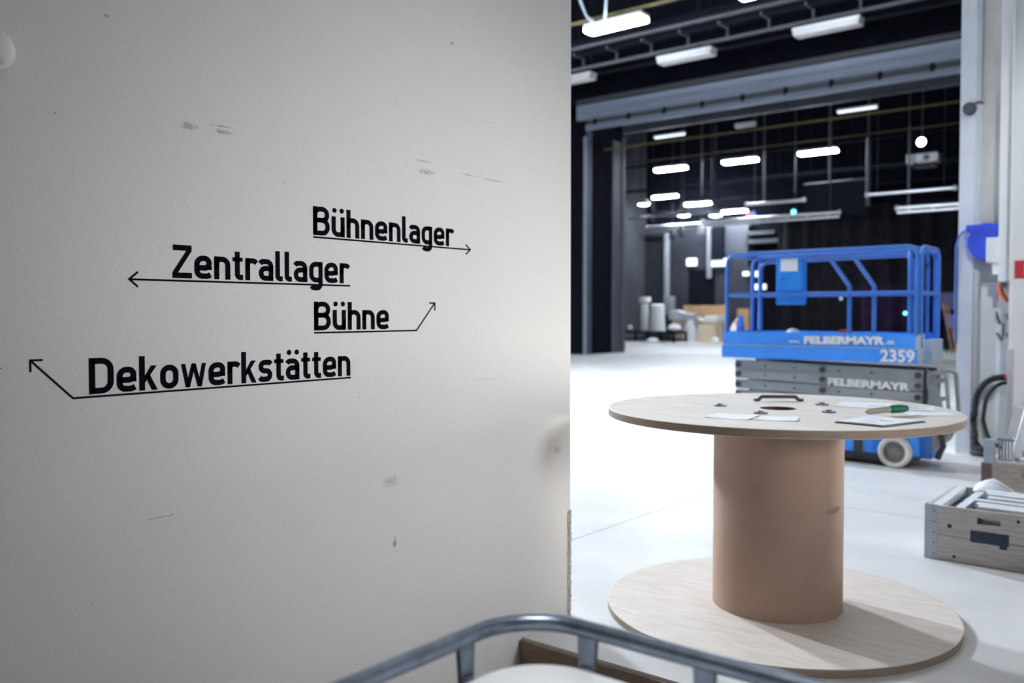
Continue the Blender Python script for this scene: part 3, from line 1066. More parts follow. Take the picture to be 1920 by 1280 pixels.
# guard rails
RT = .023
for nm, y in (('front', 9.845), ('rear', 10.575)):
    MB().tube([(-4.665, y, 1.42), (-4.665, y, 2.325), (-2.545, y, 2.335), (-2.545, y, 1.40)], RT, n=10, fillet=.10).build('guard_rail', M['blue_tube'], t, smooth=50)
    MB().tube([(-4.665, y, 1.855), (-2.545, y, 1.855)], RT, n=10).build('mid_rail', M['blue_tube'], t, smooth=50)
for nm, y in (('front', 9.90),):
    MB().tube([(-4.27, y, 1.27), (-4.27, y, 2.225), (-2.60, y, 2.25), (-2.60, y, 1.40)], RT, n=10, fillet=.09).build('inner_rail', M['blue_tube'], t, smooth=50)
    for xa in (-3.46, -3.20):
        MB().tube([(xa, y, 2.235), (xa + .21, y, 1.93), (xa + .21, y, 1.27)], RT, n=10, fillet=.05).build('bent_post', M['blue_tube'], t, smooth=50)
for xx in (-2.51, -2.62):
    MB().tube([(xx, 9.87, 1.28), (xx, 9.87, 2.33), (xx, 10.56, 2.33), (xx, 10.56, 1.28)], RT, n=10, fillet=.12).build('end_rail', M['blue_tube'], t, smooth=50)
MB().tube([(-2.51, 9.87, 1.85), (-2.51, 10.56, 1.85)], RT, n=10).build('end_rail', M['blue_tube'], t, smooth=50)
for zz in (2.325, 1.855):
    MB().tube([(-4.665, 9.85, zz), (-4.665, 10.57, zz)], RT, n=10).build('end_rail', M['blue_tube'], t, smooth=50)
for xx in (-4.56, -2.70):
    MB().tube([(xx, 10.54, 1.27), (xx, 10.54, 2.32)], RT, n=10).build('post', M['blue_tube'], t, smooth=50)
bx = MB().box(-4.075, -3.765, 9.868, 10.0, 1.735, 2.265, bev=.012).build('control_box', M['blue_box'], t)
MB().box(-4.02, -3.82, 9.862, 9.869, 2.115, 2.255).build('notice_sheet', M['paper'], bx)
MB().lathe([(.012, -.006), (.012, .02)], (-3.99, 9.868, 2.03), n=12, axis='y').build('box_screw', M['lift_dark'], bx)
MB().prism([(-4.60, 9.90, 1.27), (-4.48, 9.90, 1.27), (-4.50, 9.90, 1.60), (-4.54, 9.90, 1.62)], (0, .03, 0)).build('gusset', M['blue'], t)
# loose things lying on the deck
t2 = tag(MB().lathe([(.10, 1.28), (.105, 1.33), (.09, 1.40), (.05, 1.45), (.01, 1.46)], (-4.0, 10.2, 0), n=24).build('white_helmet', M['white_cloth'], smooth=60, loc=(-4.0, 10.2, 1.28)), 'white rounded helmet lying on the blue lift deck', 'helmet')
MB().lathe([(.105, 1.295), (.14, 1.285), (.145, 1.278), (.10, 1.28)], (-4.0, 10.18, 0), n=24).build('brim', M['white_cloth'], t2, smooth=60)
rag = MB()
random.seed(3)
for k in range(5):
    a = MB()
    rag.lathe([(.01, 0), (.05, .01), (.06, .05), (.03, .09), (.005, .10)], (-4.60 + random.uniform(-.03, .03), 10.1 + random.uniform(-.06, .06), 1.27 + k * .055), n=10)
tag(rag.build('cloth_bundle', M['pink_cloth'], smooth=70, loc=(-4.6, 10.1, 1.27)), 'pinkish cloth bundle at the left corner of the lift deck', 'cloth')
tag(MB().box(-3.50, -3.38, 10.30, 10.42, 1.263, 1.45, bev=.01).build('red_tin', M['red'], loc=(-3.44, 10.36, 1.263)), 'small red tin standing on the lift deck by the bent posts', 'tin')

# ================================================================== CRATES ON THE RIGHT


def crate(x0, x1, y0, y1, h, wood, corner, label, slot, stencil):
    r = thing('wooden_crate', ((x0 + x1) / 2, (y0 + y1) / 2, 0), label, 'crate', 'wooden crates of metal parts')
    th = .025
    zm = h * .47
    sx0, sx1, sz0, sz1 = slot
    # front boards: two planks, the upper one pierced by the hand slot
    MB().box(x0 + .01, x1 - .01, y0, y0 + th, .002, zm - .003, bev=.004).build('front_board', wood, r)
    ub = MB().box(x0 + .01, sx0, y0, y0 + th, zm, h, bev=.003).box(sx1, x1 - .01, y0, y0 + th, zm, h, bev=.003)
    ub.box(sx0 - .01, sx1 + .01, y0 + .0005, y0 + th - .0005, sz1, h - .001).box(sx0 - .01, sx1 + .01, y0 + .0005, y0 + th - .0005, zm + .001, sz0)
    f = ub.build('front_board', wood, r)
    MB().box(x0 + .01, x1 - .01, y1 - th, y1, .002, h, bev=.004).build('back_board', wood, r)
    for xx in (x0, x1 - th):
        MB().box(xx, xx + th, y0 + th, y1 - th, .002, h, bev=.004).build('side_board', wood, r)
    MB().box(x0 + th, x1 - th, y0 + th, y1 - th, .002, .02).build('bottom', wood, r)
    for xx, sgn in ((x0, 1), (x1, -1)):
        mb = MB()
        mb.box(min(xx - .004 * sgn, xx + .075 * sgn), max(xx - .004 * sgn, xx + .075 * sgn), y0 - .004, y0, .0, h + .004)
        mb.box(min(xx - .004 * sgn, xx), max(xx - .004 * sgn, xx), y0, y0 + .075, .0, h + .004)
        cn = mb.build('corner_plate', corner, r)
        mb = MB()
        for k in range(5):
            mb.cyl((xx + .055 * sgn, y0 - .004, .04 + k * (h - .08) / 4), (xx + .055 * sgn, y0 - .008, .04 + k * (h - .08) / 4), .006, n=8)
        mb.build('nail_head', M['bolt'], cn)
    if stencil:
        mb = MB()
        for (a, b_, c, d_) in stencil:
            mb.prism([(a, y0 - .0012, c), (b_, y0 - .0012, c), (b_, y0 - .0012, d_), (a, y0 - .0012, d_)], (0, .001, 0))
        mb.build('stencil_patch', M['crate_stencil'], f)
        for (kx, kz, kr) in ((x0 + .15, .235, .014), (x0 + .18, .035, .011), (x0 + .62, .09, .014), (x0 + .55, .32, .010)):
            MB().cyl((kx, y0 - .001, kz), (kx, y0 + .002, kz), kr, n=10).build('knot', M['knot'], f)
    return r


CH = .362
crate(-1.575, -.735, 6.378, 7.20, CH, M['crate_wood'], M['corner_steel'], 'grey wooden crate with pale steel corner and dark stencil patch, nearest of the crates',
      (-1.262, -1.125, .27, .312), [(-1.30, -1.075, .150, .228), (-1.13, -1.085, .128, .152)])
crate(-1.585, -.72, 8.157, 9.0, .40, M['crate_warm'], M['corner_rust'], 'brown wooden crate with dull red corner, behind the grey one',
      (-1.30, -1.16, .31, .35), [])


def channel(x0, y0, z0, x1, y1, z1, wdt, hgt, label, group, m=None):
    """open U-shaped metal profile between two points"""
    a, c = Vector((x0, y0, z0)), Vector((x1, y1, z1))
    d = (c - a).normalized()
    s = d.cross(Vector((0, 0, 1)))
    if s.length < .1:
        s = Vector((0, 1, 0))
    s.normalize()
    u = s.cross(d).normalized()
    tk = .004
    mb = MB()

    def bar(s0, s1, u0, u1):
        mb.prism([a + s * s0 + u * u0, a + s * s1 + u * u0, a + s * s1 + u * u1, a + s * s0 + u * u1], c - a)
    bar(-wdt / 2, wdt / 2, hgt / 2 - tk, hgt / 2)
    bar(-wdt / 2, -wdt / 2 + tk, -hgt / 2, hgt / 2 - tk)
    bar(wdt / 2 - tk, wdt / 2, -hgt / 2, hgt / 2 - tk)
    bar(-wdt / 2 + tk, -wdt / 2 + .02, -hgt / 2, -hgt / 2 + tk)
    o = mb.build('metal_profile', m or M['zinc'], loc=(a + c) / 2)
    return tag(o, label, 'metal profile', group)


gname = 'metal profiles in the near crate'
spots = [(6.46, 'front'), (6.56, 'second'), (6.66, 'third'), (6.76, 'fourth'), (6.87, 'fifth'), (6.98, 'sixth')]
for i, (yy, nm) in enumerate(spots):
    zz = .355 - .004 * (i % 2) + .012 * (i > 2)
    channel(-1.27 - .03 * (i % 3), yy, zz, -.78, yy, zz - .004, .07, .05, '%s pale metal profile from the front, lying lengthwise in the grey crate' % nm, gname)
    o = MB().box(-1.24, -.78, yy - .03, yy + .03, zz - .12, zz - .06).build('metal_profile', M['zinc_dark'])
    tag(o, 'dull metal bar under the %s pale profile in the grey crate' % nm, 'metal profile', gname)
for i, (xx, nm) in enumerate(((-1.515, 'left'), (-1.37, 'right'))):
    o = channel(xx, 6.42, .335, xx, 7.14, .345, .055, .05, '%s of the two cross bars at the left end of the grey crate' % nm, gname, M['zinc'])
for i, (yy, nm) in enumerate(((6.62, 'near'), (6.86, 'middle'), (7.06, 'far'))):
    o = MB().box(-1.48, -1.40, yy - .06, yy + .06, .20, .30, bev=.006).box(-1.45, -1.43, yy - .02, yy + .02, .30, .33).build('metal_block', M['bolt'])
    tag(o, '%s dark metal block between the cross bars in the grey crate' % nm, 'metal block', 'metal blocks in the near crate')
# crumpled white foil at the back of the near crate
mb = MB()
n = 12
g = [[None] * (n + 1) for _ in range(n + 1)]
random.seed(11)
for i in range(n + 1):
    for j in range(n + 1):
        u, v = i / n, j / n
        g[i][j] = mb.bm.verts.new((-1.42 + .65 * u, 7.02 + .14 * v, .37 + .035 * math.sin(u * 9) * (v + .2) + .035 * v * (0.6 + .5 * math.sin(u * 7.5 + 1)) + random.uniform(-.006, .006)))
for i in range(n):
    for j in range(n):
        mb.bm.faces.new((g[i][j], g[i + 1][j], g[i + 1][j + 1], g[i][j + 1]))
o = mb.build('foil_sheet', M['foil'], smooth=50)
o.modifiers.new('thick', 'SOLIDIFY').thickness = .002
tag(o, 'crumpled white foil over the back of the grey crate', 'foil')
# contents of the second crate
gname = 'metal parts in the far crate'
o = MB().box(-1.575, -1.50, 8.165, 8.24, .404, .60, bev=.004).build('metal_post', M['corner_steel'], loc=(-1.54, 8.2, .404))
tag(o, 'short pale square post at the corner of the brown crate', 'metal post', gname)
mb = MB()
for k in range(5):
    mb.box(-1.49 + k * .024, -1.478 + k * .024, 8.30, 8.32, .40, .57 + .012 * k)
mb.box(-1.50, -1.37, 8.295, 8.325, .40, .42).box(-1.50, -1.37, 8.295, 8.325, .58, .60)
tag(mb.build('grating', M['zinc_dark'], loc=(-1.43, 8.31, .40)), 'small grey grating leaning behind the pale post', 'grating', gname)
for (xa, xb, yy, zt, hw, nm) in ((-1.455, -1.355, 8.40, .86, .036, 'bright slanting metal bar, tallest in the brown crate'), (-1.37, -1.325, 8.50, .92, .034, 'pale upright bar behind the slanting one in the brown crate')):
    mb = MB()
    beam_xz(mb, xa, .42, xb, zt, hw, yy, yy + .05)
    tag(mb.build('metal_bar', M['zinc'], loc=(xa, yy, .42)), nm, 'metal bar', gname)
for k, (zz, nm) in enumerate(((.42, 'lowest'), (.49, 'second'), (.56, 'third'), (.64, 'topmost'))):
    channel(-1.33 + .02 * k, 8.30 + .03 * k, zz, -.76, 8.32 + .03 * k, zz, .10, .05, '%s flat metal profile stacked on the brown crate' % nm, gname, M['zinc'] if k != 1 else M['zinc_dark'])
o = MB().box(-1.49, -.74, 8.185, 8.26, .404, .42).build('metal_strip', M['zinc'], loc=(-1.1, 8.22, .404))
tag(o, 'bright flat strip along the front rim of the brown crate', 'metal strip', gname)

# ================================================================== RIGHT END WALL FITTINGS
t = thing('wall_cabinet', (-1.93, 11.2, 1.98), 'tall white steel cabinet hung beside the concrete wall', 'cabinet')
MB().box(-2.01, -1.83, 11.0, 11.435, 1.985, 5.8, bev=.004).build('body', M['white_steel'], t)
MB().box(-2.135, -2.01, 11.02, 11.43, 2.20, 2.475, bev=.003).build('side_box', M['white_steel'], t)
MB().box(-2.075, -2.01, 11.05, 11.43, 2.07, 2.20, bev=.003).build('side_box', M['white_steel'], t)
t = struct(MB().box(-1.83, 1.6, 10.72, 10.80, 0.02, 5.6, bev=.004).build('door_2', M['white_steel']), 'white steel sliding door leaf at the right picture edge', 'door')
MB().box(-1.845, -1.825, 10.69, 10.80, 1.26, 5.6).build('edge_strip', M['white_paint'], t)
MB().box(-1.845, -1.79, 10.66, 10.80, 0.02, 1.26, bev=.006).build('bumper_strip', M['bumper'], t)
t = tag(MB().box(-1.80, -1.42, 10.712, 10.72, 2.005, 2.195).build('warning_sign', M['red'], loc=(-1.61, 10.72, 2.1)), 'red sign with white centre on the white sliding door', 'sign')
MB().box(-1.705, -1.515, 10.708, 10.712, 2.04, 2.16).build('centre_panel', M['white_paint'], t)
# blue reel
t = thing('hose_reel', (-2.17, 11.3, 2.43), 'round blue reel on the concrete wall beside the white cabinet', 'reel')
MB().lathe([(.04, -.09), (.20, -.10), (.215, -.08), (.215, .07), (.20, .085), (.04, .08)], (-2.165, 11.32, 2.445), n=40, axis='y').build('drum', M['reel_blue'], t, smooth=40)
MB().box(-2.39, -2.03, 11.22, 11.40, 2.56, 2.645, bev=.02).build('hood', M['reel_blue'], t)
MB().box(-2.20, -2.10, 11.40, 11.46, 2.30, 2.60).build('bracket', M['reel_blue'], t)
MB().tube([(-2.38, 11.30, 2.60), (-2.46, 11.33, 2.57), (-2.51, 11.35, 2.42), (-2.515, 11.36, 1.9), (-2.51, 11.36, 1.3)], .012, n=8, fillet=.1).build('cable', M['blue_cable'], t, smooth=50)
# black hoses
t = thing('suction_hose', (-2.1, 11.33, 0), 'black corrugated hose looped against the pale wall', 'hose')
P = fillet3([Vector(p) for p in ((-1.86, 11.25, .90), (-2.0, 11.27, .925), (-2.16, 11.28, .87), (-2.26, 11.28, .70), (-2.29, 11.28, .42), (-2.26, 11.27, .12), (-2.12, 11.24, .05))], .3)
mb = MB()
dense = []
for i in range(len(P) - 1):
    for k in range(6):
        dense.append(P[i].lerp(P[i + 1], k / 6))
mb.tube(dense, lambda q: .034 + .006 * math.sin(q * 260), n=12)
mb.build('outer_loop', M['rubber'], t, smooth=60)
MB().tube([(-1.90, 11.30, .86), (-2.05, 11.33, .84), (-2.17, 11.34, .68), (-2.20, 11.34, .42), (-2.14, 11.33, .20), (-2.02, 11.30, .12), (-1.85, 11.28, .10)], .022, n=10, fillet=.2).build('inner_loop', M['rubber'], t, smooth=50)
MB().tube([(-2.30, 11.30, .03), (-2.20, 11.20, .035), (-2.08, 11.25, .035), (-2.16, 11.34, .04), (-2.28, 11.30, .085), (-2.18, 11.21, .09), (-2.06, 11.27, .09)], .03, n=10, fillet=.08).build('floor_coil', M['rubber'], t, smooth=50)
MB().lathe([(.02, -.02), (.028, -.01), (.028, .02), (.01, .03)], (-1.93, 11.20, .93), n=16, axis='y').build('red_cap', M['red'], t, smooth=40)
t = thing('strap_hook', (-2.0, 11.40, 1.97), 'orange strap hanging from a hook under the white cabinet', 'strap')
MB().tube([(-2.055, 11.40, 1.97), (-2.04, 11.38, 1.86), (-1.99, 11.37, 1.79), (-1.94, 11.38, 1.78), (-1.93, 11.39, 1.84)], .026, n=8, fillet=.05).tube([(-2.03, 11.41, 1.97), (-2.08, 11.40, 1.86), (-2.08, 11.40, 1.78)], .006, n=6).build('strap', M['orange'], t, smooth=50)
MB().box(-2.06, -2.0, 11.38, 11.435, 1.95, 1.985).build('hook', M['bolt'], t)
t = thing('tool_hooks', (-2.0, 11.41, 1.6), 'dark clips of a small holder on the pale wall', 'holder')
MB().tube([(-2.09, 11.41, 1.66), (-2.07, 11.38, 1.58), (-2.05, 11.41, 1.52)], .014, n=8).tube([(-2.02, 11.41, 1.52), (-2.015, 11.37, 1.40), (-2.03, 11.40, 1.33), (-2.08, 11.40, 1.42)], .013, n=8).build('clip', M['bolt'], t, smooth=50)
MB().box(-1.99, -1.93, 11.39, 11.435, 1.36, 1.42, bev=.01).box(-1.99, -1.94, 11.40, 11.435, 1.56, 1.63, bev=.01).build('clip_plate', M['galv'], t)
t = thing('cable_clamp', (-2.38, 11.34, 3.98), 'round grey lamp head clamped on the steel door post', 'clamp')
MB().lathe([(.02, -.09), (.06, -.085), (.075, -.03), (.07, .02), (.03, .04)], (-2.385, 11.33, 3.98), n=24, axis='y').build('head', M['grey_steel'], t, smooth=40)
MB().tube([(-2.36, 11.34, 4.03), (-2.30, 11.38, 4.06), (-2.27, 11.44, 4.05)], .012, n=8).build('arm', M['grey_steel'], t)
MB().tube([(-2.295, 11.44, 4.06), (-2.295, 11.44, 5.7)], .016, n=8).build('conduit', M['grey_steel'], t)

# ================================================================== NEAR HALL CEILING: RAILS AND LAMPS
HZ = 8.0


def lamp_proto(label, m_cover):
    r = thing('ceiling_lamp', (0, 0, 0), label, 'ceiling lamp', 'fluorescent lamps over the hall')
    MB().box(-.76, .76, -.17, .17, .05, .14, bev=.02).build('housing', M['lamp_body'], r)
    MB().box(-.745, .745, -.18, .18, -.05, .06, bev=.045, seg=3).build('diffuser', m_cover, r, smooth=40)
    for s in (-.5, .5):
        MB().cyl((s, 0, .12), (s, 0, .26), .012, n=8).build('hanger', M['grey_steel'], r)
    return r


protos = {}


def lamp(kind, x, y, z, label, sx=1.0):
    if kind not in protos:
        protos[kind] = lamp_proto(label, M[kind])
        o = protos[kind]
    else:
        o = copy_tree(protos[kind])
    o.location = (x, y, z)
    o['label'] = label
    return o


lamp('lamp_on', -10.75, 16.98, HZ, 'lit lamp beside the pale hanging cables, largest of all lamps in view')
lamp('lamp_on', -7.12, 17.05, HZ, 'lit lamp cut off by the top edge of the picture')
lamp('lamp_off', -7.19, 20.2, HZ, 'unlit pale lamp at upper right, nearest the steel post')
lamp('lamp_off', -10.74, 20.25, HZ, 'unlit pale lamp right behind the largest lit lamp')
lamp('lamp_off', -14.30, 20.3, HZ, 'unlit lamp half hidden by the white wall corner')
for (x, y) in ((-14.3, 17.0), (-3.9, 17.0)):
    lamp('lamp_on', x, y, HZ, 'lit hall lamp of the front rows, outside the picture')
for (x, y) in ((-14.3, 10.9), (-15.4, 7.4)):
    lamp('lamp_front', x, y, HZ, 'lit hall lamp of the front rows, outside the picture')
sn = lamp('lamp_dim', -9.75, 30.2, 8.32, 'thin dimly lit lamp just under the header, nearest the steel post')
sn.scale = (.85, .35, .6)
sn = lamp('lamp_dim', -16.7, 30.2, 8.32, 'thin dimly lit lamp just under the left end of the header')
sn.scale = (.85, .35, .6)
sm = lamp('lamp_off', -13.65, 30.2, 8.30, 'small unlit lamp just under the middle of the header')
sm.scale = (.5, .5, .8)
lamp('lamp_far', -19.51, 35.4, HZ, 'lit stage lamp, leftmost of the row of three above the blue lift')
lamp('lamp_far', -16.23, 35.4, HZ, 'lit stage lamp, middle one of the row of three above the blue lift')
lamp('lamp_far', -12.93, 35.4, HZ, 'lit stage lamp, rightmost of the row of three above the blue lift')
lamp('lamp_far', -25.1, 44.9, 8.18, 'lit stage lamp nearest the grey side wall, shining on it')
lamp('lamp_far', -23.3, 45.4, 7.68, 'lit stage lamp, middle of the far cluster')
lamp('lamp_far', -21.23, 45.5, 7.13, 'lit stage lamp, rightmost and lowest of the far cluster')


def flood(x, y, z, label):
    r = thing('flood_light', (x, y, z), label, 'flood light', 'round flood lights in the far cluster')
    MB().lathe([(.05, .30), (.26, .18), (.34, .02), (.34, -.02)], (x, y, z), n=24).build('reflector', M['lamp_body'], r, smooth=50)
    MB().lathe([(.32, -.02), (.30, -.06), (.12, -.10)], (x, y, z), n=24).build('lens', M['glow_white'], r, smooth=50)
    MB().cyl((x, y, z + .28), (x, y, 13.999), .018, n=8).build('hanger', M['grey_steel'], r)
    return r


flood(-25.6, 43.4, 7.68, 'round lit flood light under the lamp at the grey side wall')
flood(-22.9, 43.0, 6.85, 'round lit flood light, lowest in the middle of the far cluster')
flood(-21.25, 43.4, 6.76, 'round lit flood light at the right of the far cluster')


def rail(name, y, z, x0, x1, label, m, hh=.07, dd=.06, strip=None):
    r = thing(name, ((x0 + x1) / 2, y, z), label, 'ceiling rail', 'ceiling rails along the lamp rows')
    MB().box(x0, x1, y - dd / 2, y + dd / 2, z, z + hh).build('bar', m, r)
    if strip:
        MB().box(x0, x1, y - dd / 2 - .012, y - dd / 2 - .001, z + .0, z + hh).build('yellow_strip', strip, r)
    x = x0 + .4
    while x < x1:
        MB().cyl((x, y, z + hh), (x, y, 10.999 if y < 28.8 else 13.999), .012, n=6).build('hanger_rod', M['black_steel'], r)
        x += 3.5
    return r


rail('lamp_rail', 17.05, 8.24, -17.5, -3.0, 'black rail with a dull yellow edge over the first lamp row', M['black_steel'], strip=M['yellow'])
ties = rail('lamp_rail', 20.25, 8.24, -17.5, -3.0, 'dark rail over the row of unlit lamps', M['rail_grey'])
rail('lamp_rail', 19.7, 8.62, -17.5, -3.0, 'dark upper rail before the row of unlit lamps', M['rail_grey'])
rail('lamp_rail', 18.93, 9.0, -17.5, -3.0, 'dark pipe rail at the upper picture edge', M['rail_grey'], hh=.05, dd=.05)
rail('lamp_rail', 29.85, 8.02, -19.4, -3.0, 'rail with a dull yellow edge just behind the header', M['black_steel'], strip=M['yellow'])
rail('lamp_rail', 33.3, 8.05, -26.0, -3.0, 'thin rail with a yellow edge before the lit stage lamps', M['black_steel'], hh=.05, strip=M['yellow'])
rail('lamp_rail', 35.4, 8.24, -26.0, -3.0, 'dark rail carrying the row of three stage lamps', M['black_steel'])
for (yy, zz, nm) in ((38.0, 7.6, 'first'), (41.0, 7.95, 'second'), (44.0, 7.70, 'third'), (45.5, 7.35, 'fourth')):
    rail('lamp_rail', yy, zz, -26.5, -4.0, '%s dark rail behind the row of three stage lamps' % nm, M['black_steel'], hh=.08)
# ladder-like rungs between the two rails of the unlit row
for k in range(14):
    x = -17.0 + k * 1.05
    MB().box(x, x + .05, 19.74, 20.26, 8.50, 8.56).box(x, x + .05, 20.21, 20.26, 8.31, 8.50).build('tie', M['rail_grey'], ties)

# ducts and girders under the black ceiling
for (yy, zz, nm) in ((15.4, 9.6, 'nearest'), (18.4, 9.9, 'second'), (22.5, 9.4, 'third'), (25.8, 9.8, 'last')):
    b = MB().box(-20.5, -2.4, yy - .15, yy + .15, zz + .42, zz + .46).box(-20.5, -2.4, yy - .15, yy + .15, zz, zz + .04).box(-20.5, -2.4, yy - .02, yy + .02, zz + .04, zz + .42)
    for k in range(9):
        x = -20 + k * 2.1
        b.box(x, x + .03, yy - .02, yy + .02, zz + .46, 11.0)
    tag(b.build('roof_girder', M['black_steel']), '%s black steel girder under the near hall ceiling' % nm, 'girder', 'girders under the hall ceiling')
for (pp, nm) in (([(-11.55, 16.6, 9.6), (-11.50, 16.6, 8.75), (-11.30, 16.65, 8.22), (-11.10, 16.75, 8.05)], 'curved pale cable hanging nearest the white wall above the lit lamp'),
                 ([(-10.72, 16.6, 9.6), (-10.73, 16.6, 8.8), (-10.80, 16.65, 8.30), (-10.95, 16.85, 8.14)], 'straight pale cable dropping onto the lit lamp')):
    tag(MB().tube(pp, .028, n=8, fillet=.3).build('hanging_cable', M['pale_cable'], smooth=50, loc=pp[0]), nm, 'cable', 'pale cables at the lit lamp')

# ================================================================== MAIN STAGE: PIPES, DROPS, LIGHTS


def batten(x0, x1, y, z, label, r=.055, double=False):
    t = thing('stage_batten', ((x0 + x1) / 2, y, z), label, 'stage pipe', 'aluminium stage pipes')
    MB().cyl((x0, y, z), (x1, y, z), r, n=16).build('pipe', M['alu'], t, smooth=40)
    if double:
        MB().cyl((x0, y, z - .16), (x1, y, z - .16), r * .8, n=16).build('pipe', M['alu'], t, smooth=40)
        mb = MB()
        x = x0 + .4
        while x < x1:
            mb.cyl((x, y, z - .16), (x, y, z), .02, n=6)
            x += .8
        mb.build('web', M['alu'], t)
    for xx in (x0, x1):
        b_ = MB()
        b_.lathe([(.02, -.08), (.08, -.06), (.095, 0), (.08, .06), (.02, .08)], (xx, y, z), n=16, axis='x')
        b_.build('end_cap', M['lamp_body'], t, smooth=50)
    for x in (x0 + .35, x1 - .35):
        MB().cyl((x, y, z), (x, y, 13.999), .008, n=6).build('wire', M['grey_steel'], t)
    return t


batten(-15.2, -12.87, 33.8, 5.96, 'upper pale stage pipe ending above the lift control box')
batten(-17.2, -11.58, 34.0, 5.42, 'lower double stage pipe ending above the lift middle', double=True)
batten(-10.50, -7.55, 33.8, 5.96, 'upper pale stage pipe at the right, nearest the steel post', r=.05)
batten(-9.5, -6.8, 34.0, 5.42, 'lower double stage pipe at the right, behind the lift end', double=True)
batten(-26.3, -19.5, 45.0, 6.55, 'far stage pipe crossing before the grey wall', r=.07, double=True)
batten(-26.1, -20.6, 42.6, 6.85, 'far upper stage pipe below the lamp cluster', r=.06)
for (x, y, z0, z1, rr, nm) in ((-14.66, 34.2, 5.95, 8.1, .045, 'thin vertical rod left of the row of three lamps gap'), (-12.03, 34.2, 6.6, 9.4, .05, 'vertical rod rising past the rightmost stage lamp'),
                               (-10.60, 34.2, 5.6, 8.1, .085, 'thick vertical tube at the end of the right stage pipe'), (-9.16, 34.2, 5.5, 8.4, .035, 'thin vertical rod before the white projector'),
                               (-17.38, 34.2, 6.6, 8.0, .04, 'thin vertical rod between the left stage lamps'), (-13.38, 34.2, 6.3, 7.8, .03, 'thin vertical rod above the cyan light')):
    tag(MB().cyl((x, y, z0), (x, y, z1), rr, n=12).cyl((x, y, z1), (x, y, 13.999), rr * .4, n=6).build('hanging_rod', M['grey_steel'], smooth=40, loc=(x, y, z1)), nm, 'rod', 'rods hanging over the stage')
t = thing('stage_screen', (-11.9, 34.6, 6.0), 'dark square screen hanging over the lift', 'screen')
MB().box(-13.1, -10.75, 34.5, 34.6, 5.35, 6.62).build('cloth', M['fascia_dark'] if False else M['black_steel'], t)
MB().cyl((-13.15, 34.55, 6.64), (-10.7, 34.55, 6.66), .04, n=10).build('top_pipe', M['grey_steel'], t)
for xx in (-12.9, -11.0):
    MB().cyl((xx, 34.55, 6.64), (xx, 34.55, 13.999), .01, n=6).build('wire', M['black_steel'], t)
t = thing('projector', (-8.8, 34.8, 7.0), 'white boxy projector hanging under the round spot', 'projector')
MB().box(-9.36, -8.28, 34.5, 35.0, 7.07, 7.39, bev=.03).build('body', M['lamp_body'], t)
MB().box(-9.16, -8.36, 34.6, 34.9, 6.89, 6.93).box(-9.11, -9.04, 34.6, 34.9, 6.89, 7.07).box(-8.51, -8.44, 34.6, 34.9, 6.89, 7.07).build('frame', M['grey_steel'], t)
MB().lathe([(.10, -.02), (.10, -.10)], (-8.66, 34.5, 7.22), n=16, axis='y').build('lens', M['lift_dark'], t)
MB().cyl((-8.8, 34.75, 7.38), (-8.8, 34.75, 13.999), .03, n=8).build('hanger', M['black_steel'], t)
t = thing('spot_light', (-8.71, 34.0, 7.7), 'small round lit spot high at the right, above the projector', 'spot light')
MB().lathe([(.06, .30), (.15, .26), (.17, 0), (.16, -.02)], (-8.71, 34.0, 7.70), n=24, axis='y').build('body', M['black_steel'], t, smooth=40)
MB().lathe([(.02, -.03), (.14, -.028), (.15, -.0)], (-8.71, 33.97, 7.70), n=24, axis='y').build('lens', M['glow_white'], t, smooth=40)
MB().cyl((-8.71, 34.1, 7.85), (-8.71, 34.1, 13.999), .02, n=8).build('yoke', M['grey_steel'], t)
for (x, z, m, nm) in ((-19.68, 6.75, 'led_red', 'small red signal light beside the far lamp cluster'), (-19.42, 6.76, 'led_blue', 'small blue signal light right of the red one'), (-17.28, 6.70, 'led_cyan', 'small cyan signal light on the double stage pipe')):
    t = thing('signal_light', (x, 44, z), nm, 'signal light', 'coloured signal lights')
    MB().lathe([(.02, -.06), (.11, -.05), (.13, 0), (.11, .05)], (x, 44, z), n=16, axis='y').build('lens', M[m], t, smooth=50)
    MB().box(x - .1, x + .1, 44.05, 44.25, z - .1, z + .1).cyl((x, 44.15, z), (x, 44.15, 13.999), .012, n=6).build('housing', M['black_steel'], t)
for (x, z, w_, nm) in ((-24.45, 6.0, .35, 'left'), (-23.9, 6.1, .5, 'second'), (-22.7, 6.2, .4, 'right')):
    t = thing('stage_light', (x, 44.6, z), '%s lamp head hanging from the far double pipe' % nm, 'stage light', 'lamp heads on the far pipe')
    MB().lathe([(.10, .30), (.16, .22), (.19, -.20), (.17, -.28)], (x, 44.6, z), n=16).build('can', M['grey_steel'] if nm != 'right' else M['lamp_body'], t, smooth=40)
    MB().cyl((x, 44.6, z + .28), (x, 44.6, 13.999), .015, n=8).build('yoke', M['grey_steel'], t)
# far wall furniture
t = thing('white_duct', (-26.0, 46.7, 1.5), 'white vertical duct with a wide foot on the far stage wall', 'duct')
MB().cyl((-25.98, 46.7, 2.5), (-25.98, 46.7, 6.3), .19, n=16).build('pipe', M['duct'], t, smooth=40)
MB().box(-26.05, -25.5, 46.4, 46.98, 1.5, 2.6, bev=.12).build('foot', M['duct'], t, smooth=40)
MB().cyl((-27.4, 46.7, 6.33), (-25.9, 46.7, 6.33), .10, n=12).build('branch', M['grey_steel'], t, smooth=40)
o = MB().cyl((-23.29, 46.8, 3.6), (-23.29, 46.8, 6.6), .15, n=14).build('wall_pipe', M['duct'], smooth=40, loc=(-23.29, 46.8, 3.6))
tag(o, 'grey vertical pipe right of the white duct on the far wall', 'pipe')
o = MB().box(-23.05, -22.40, 46.6, 47.0, 4.6, 6.5).build('wall_recess_panel', M['black_steel'])
tag(o, 'dark panel between the grey pipe and the pale board', 'panel')
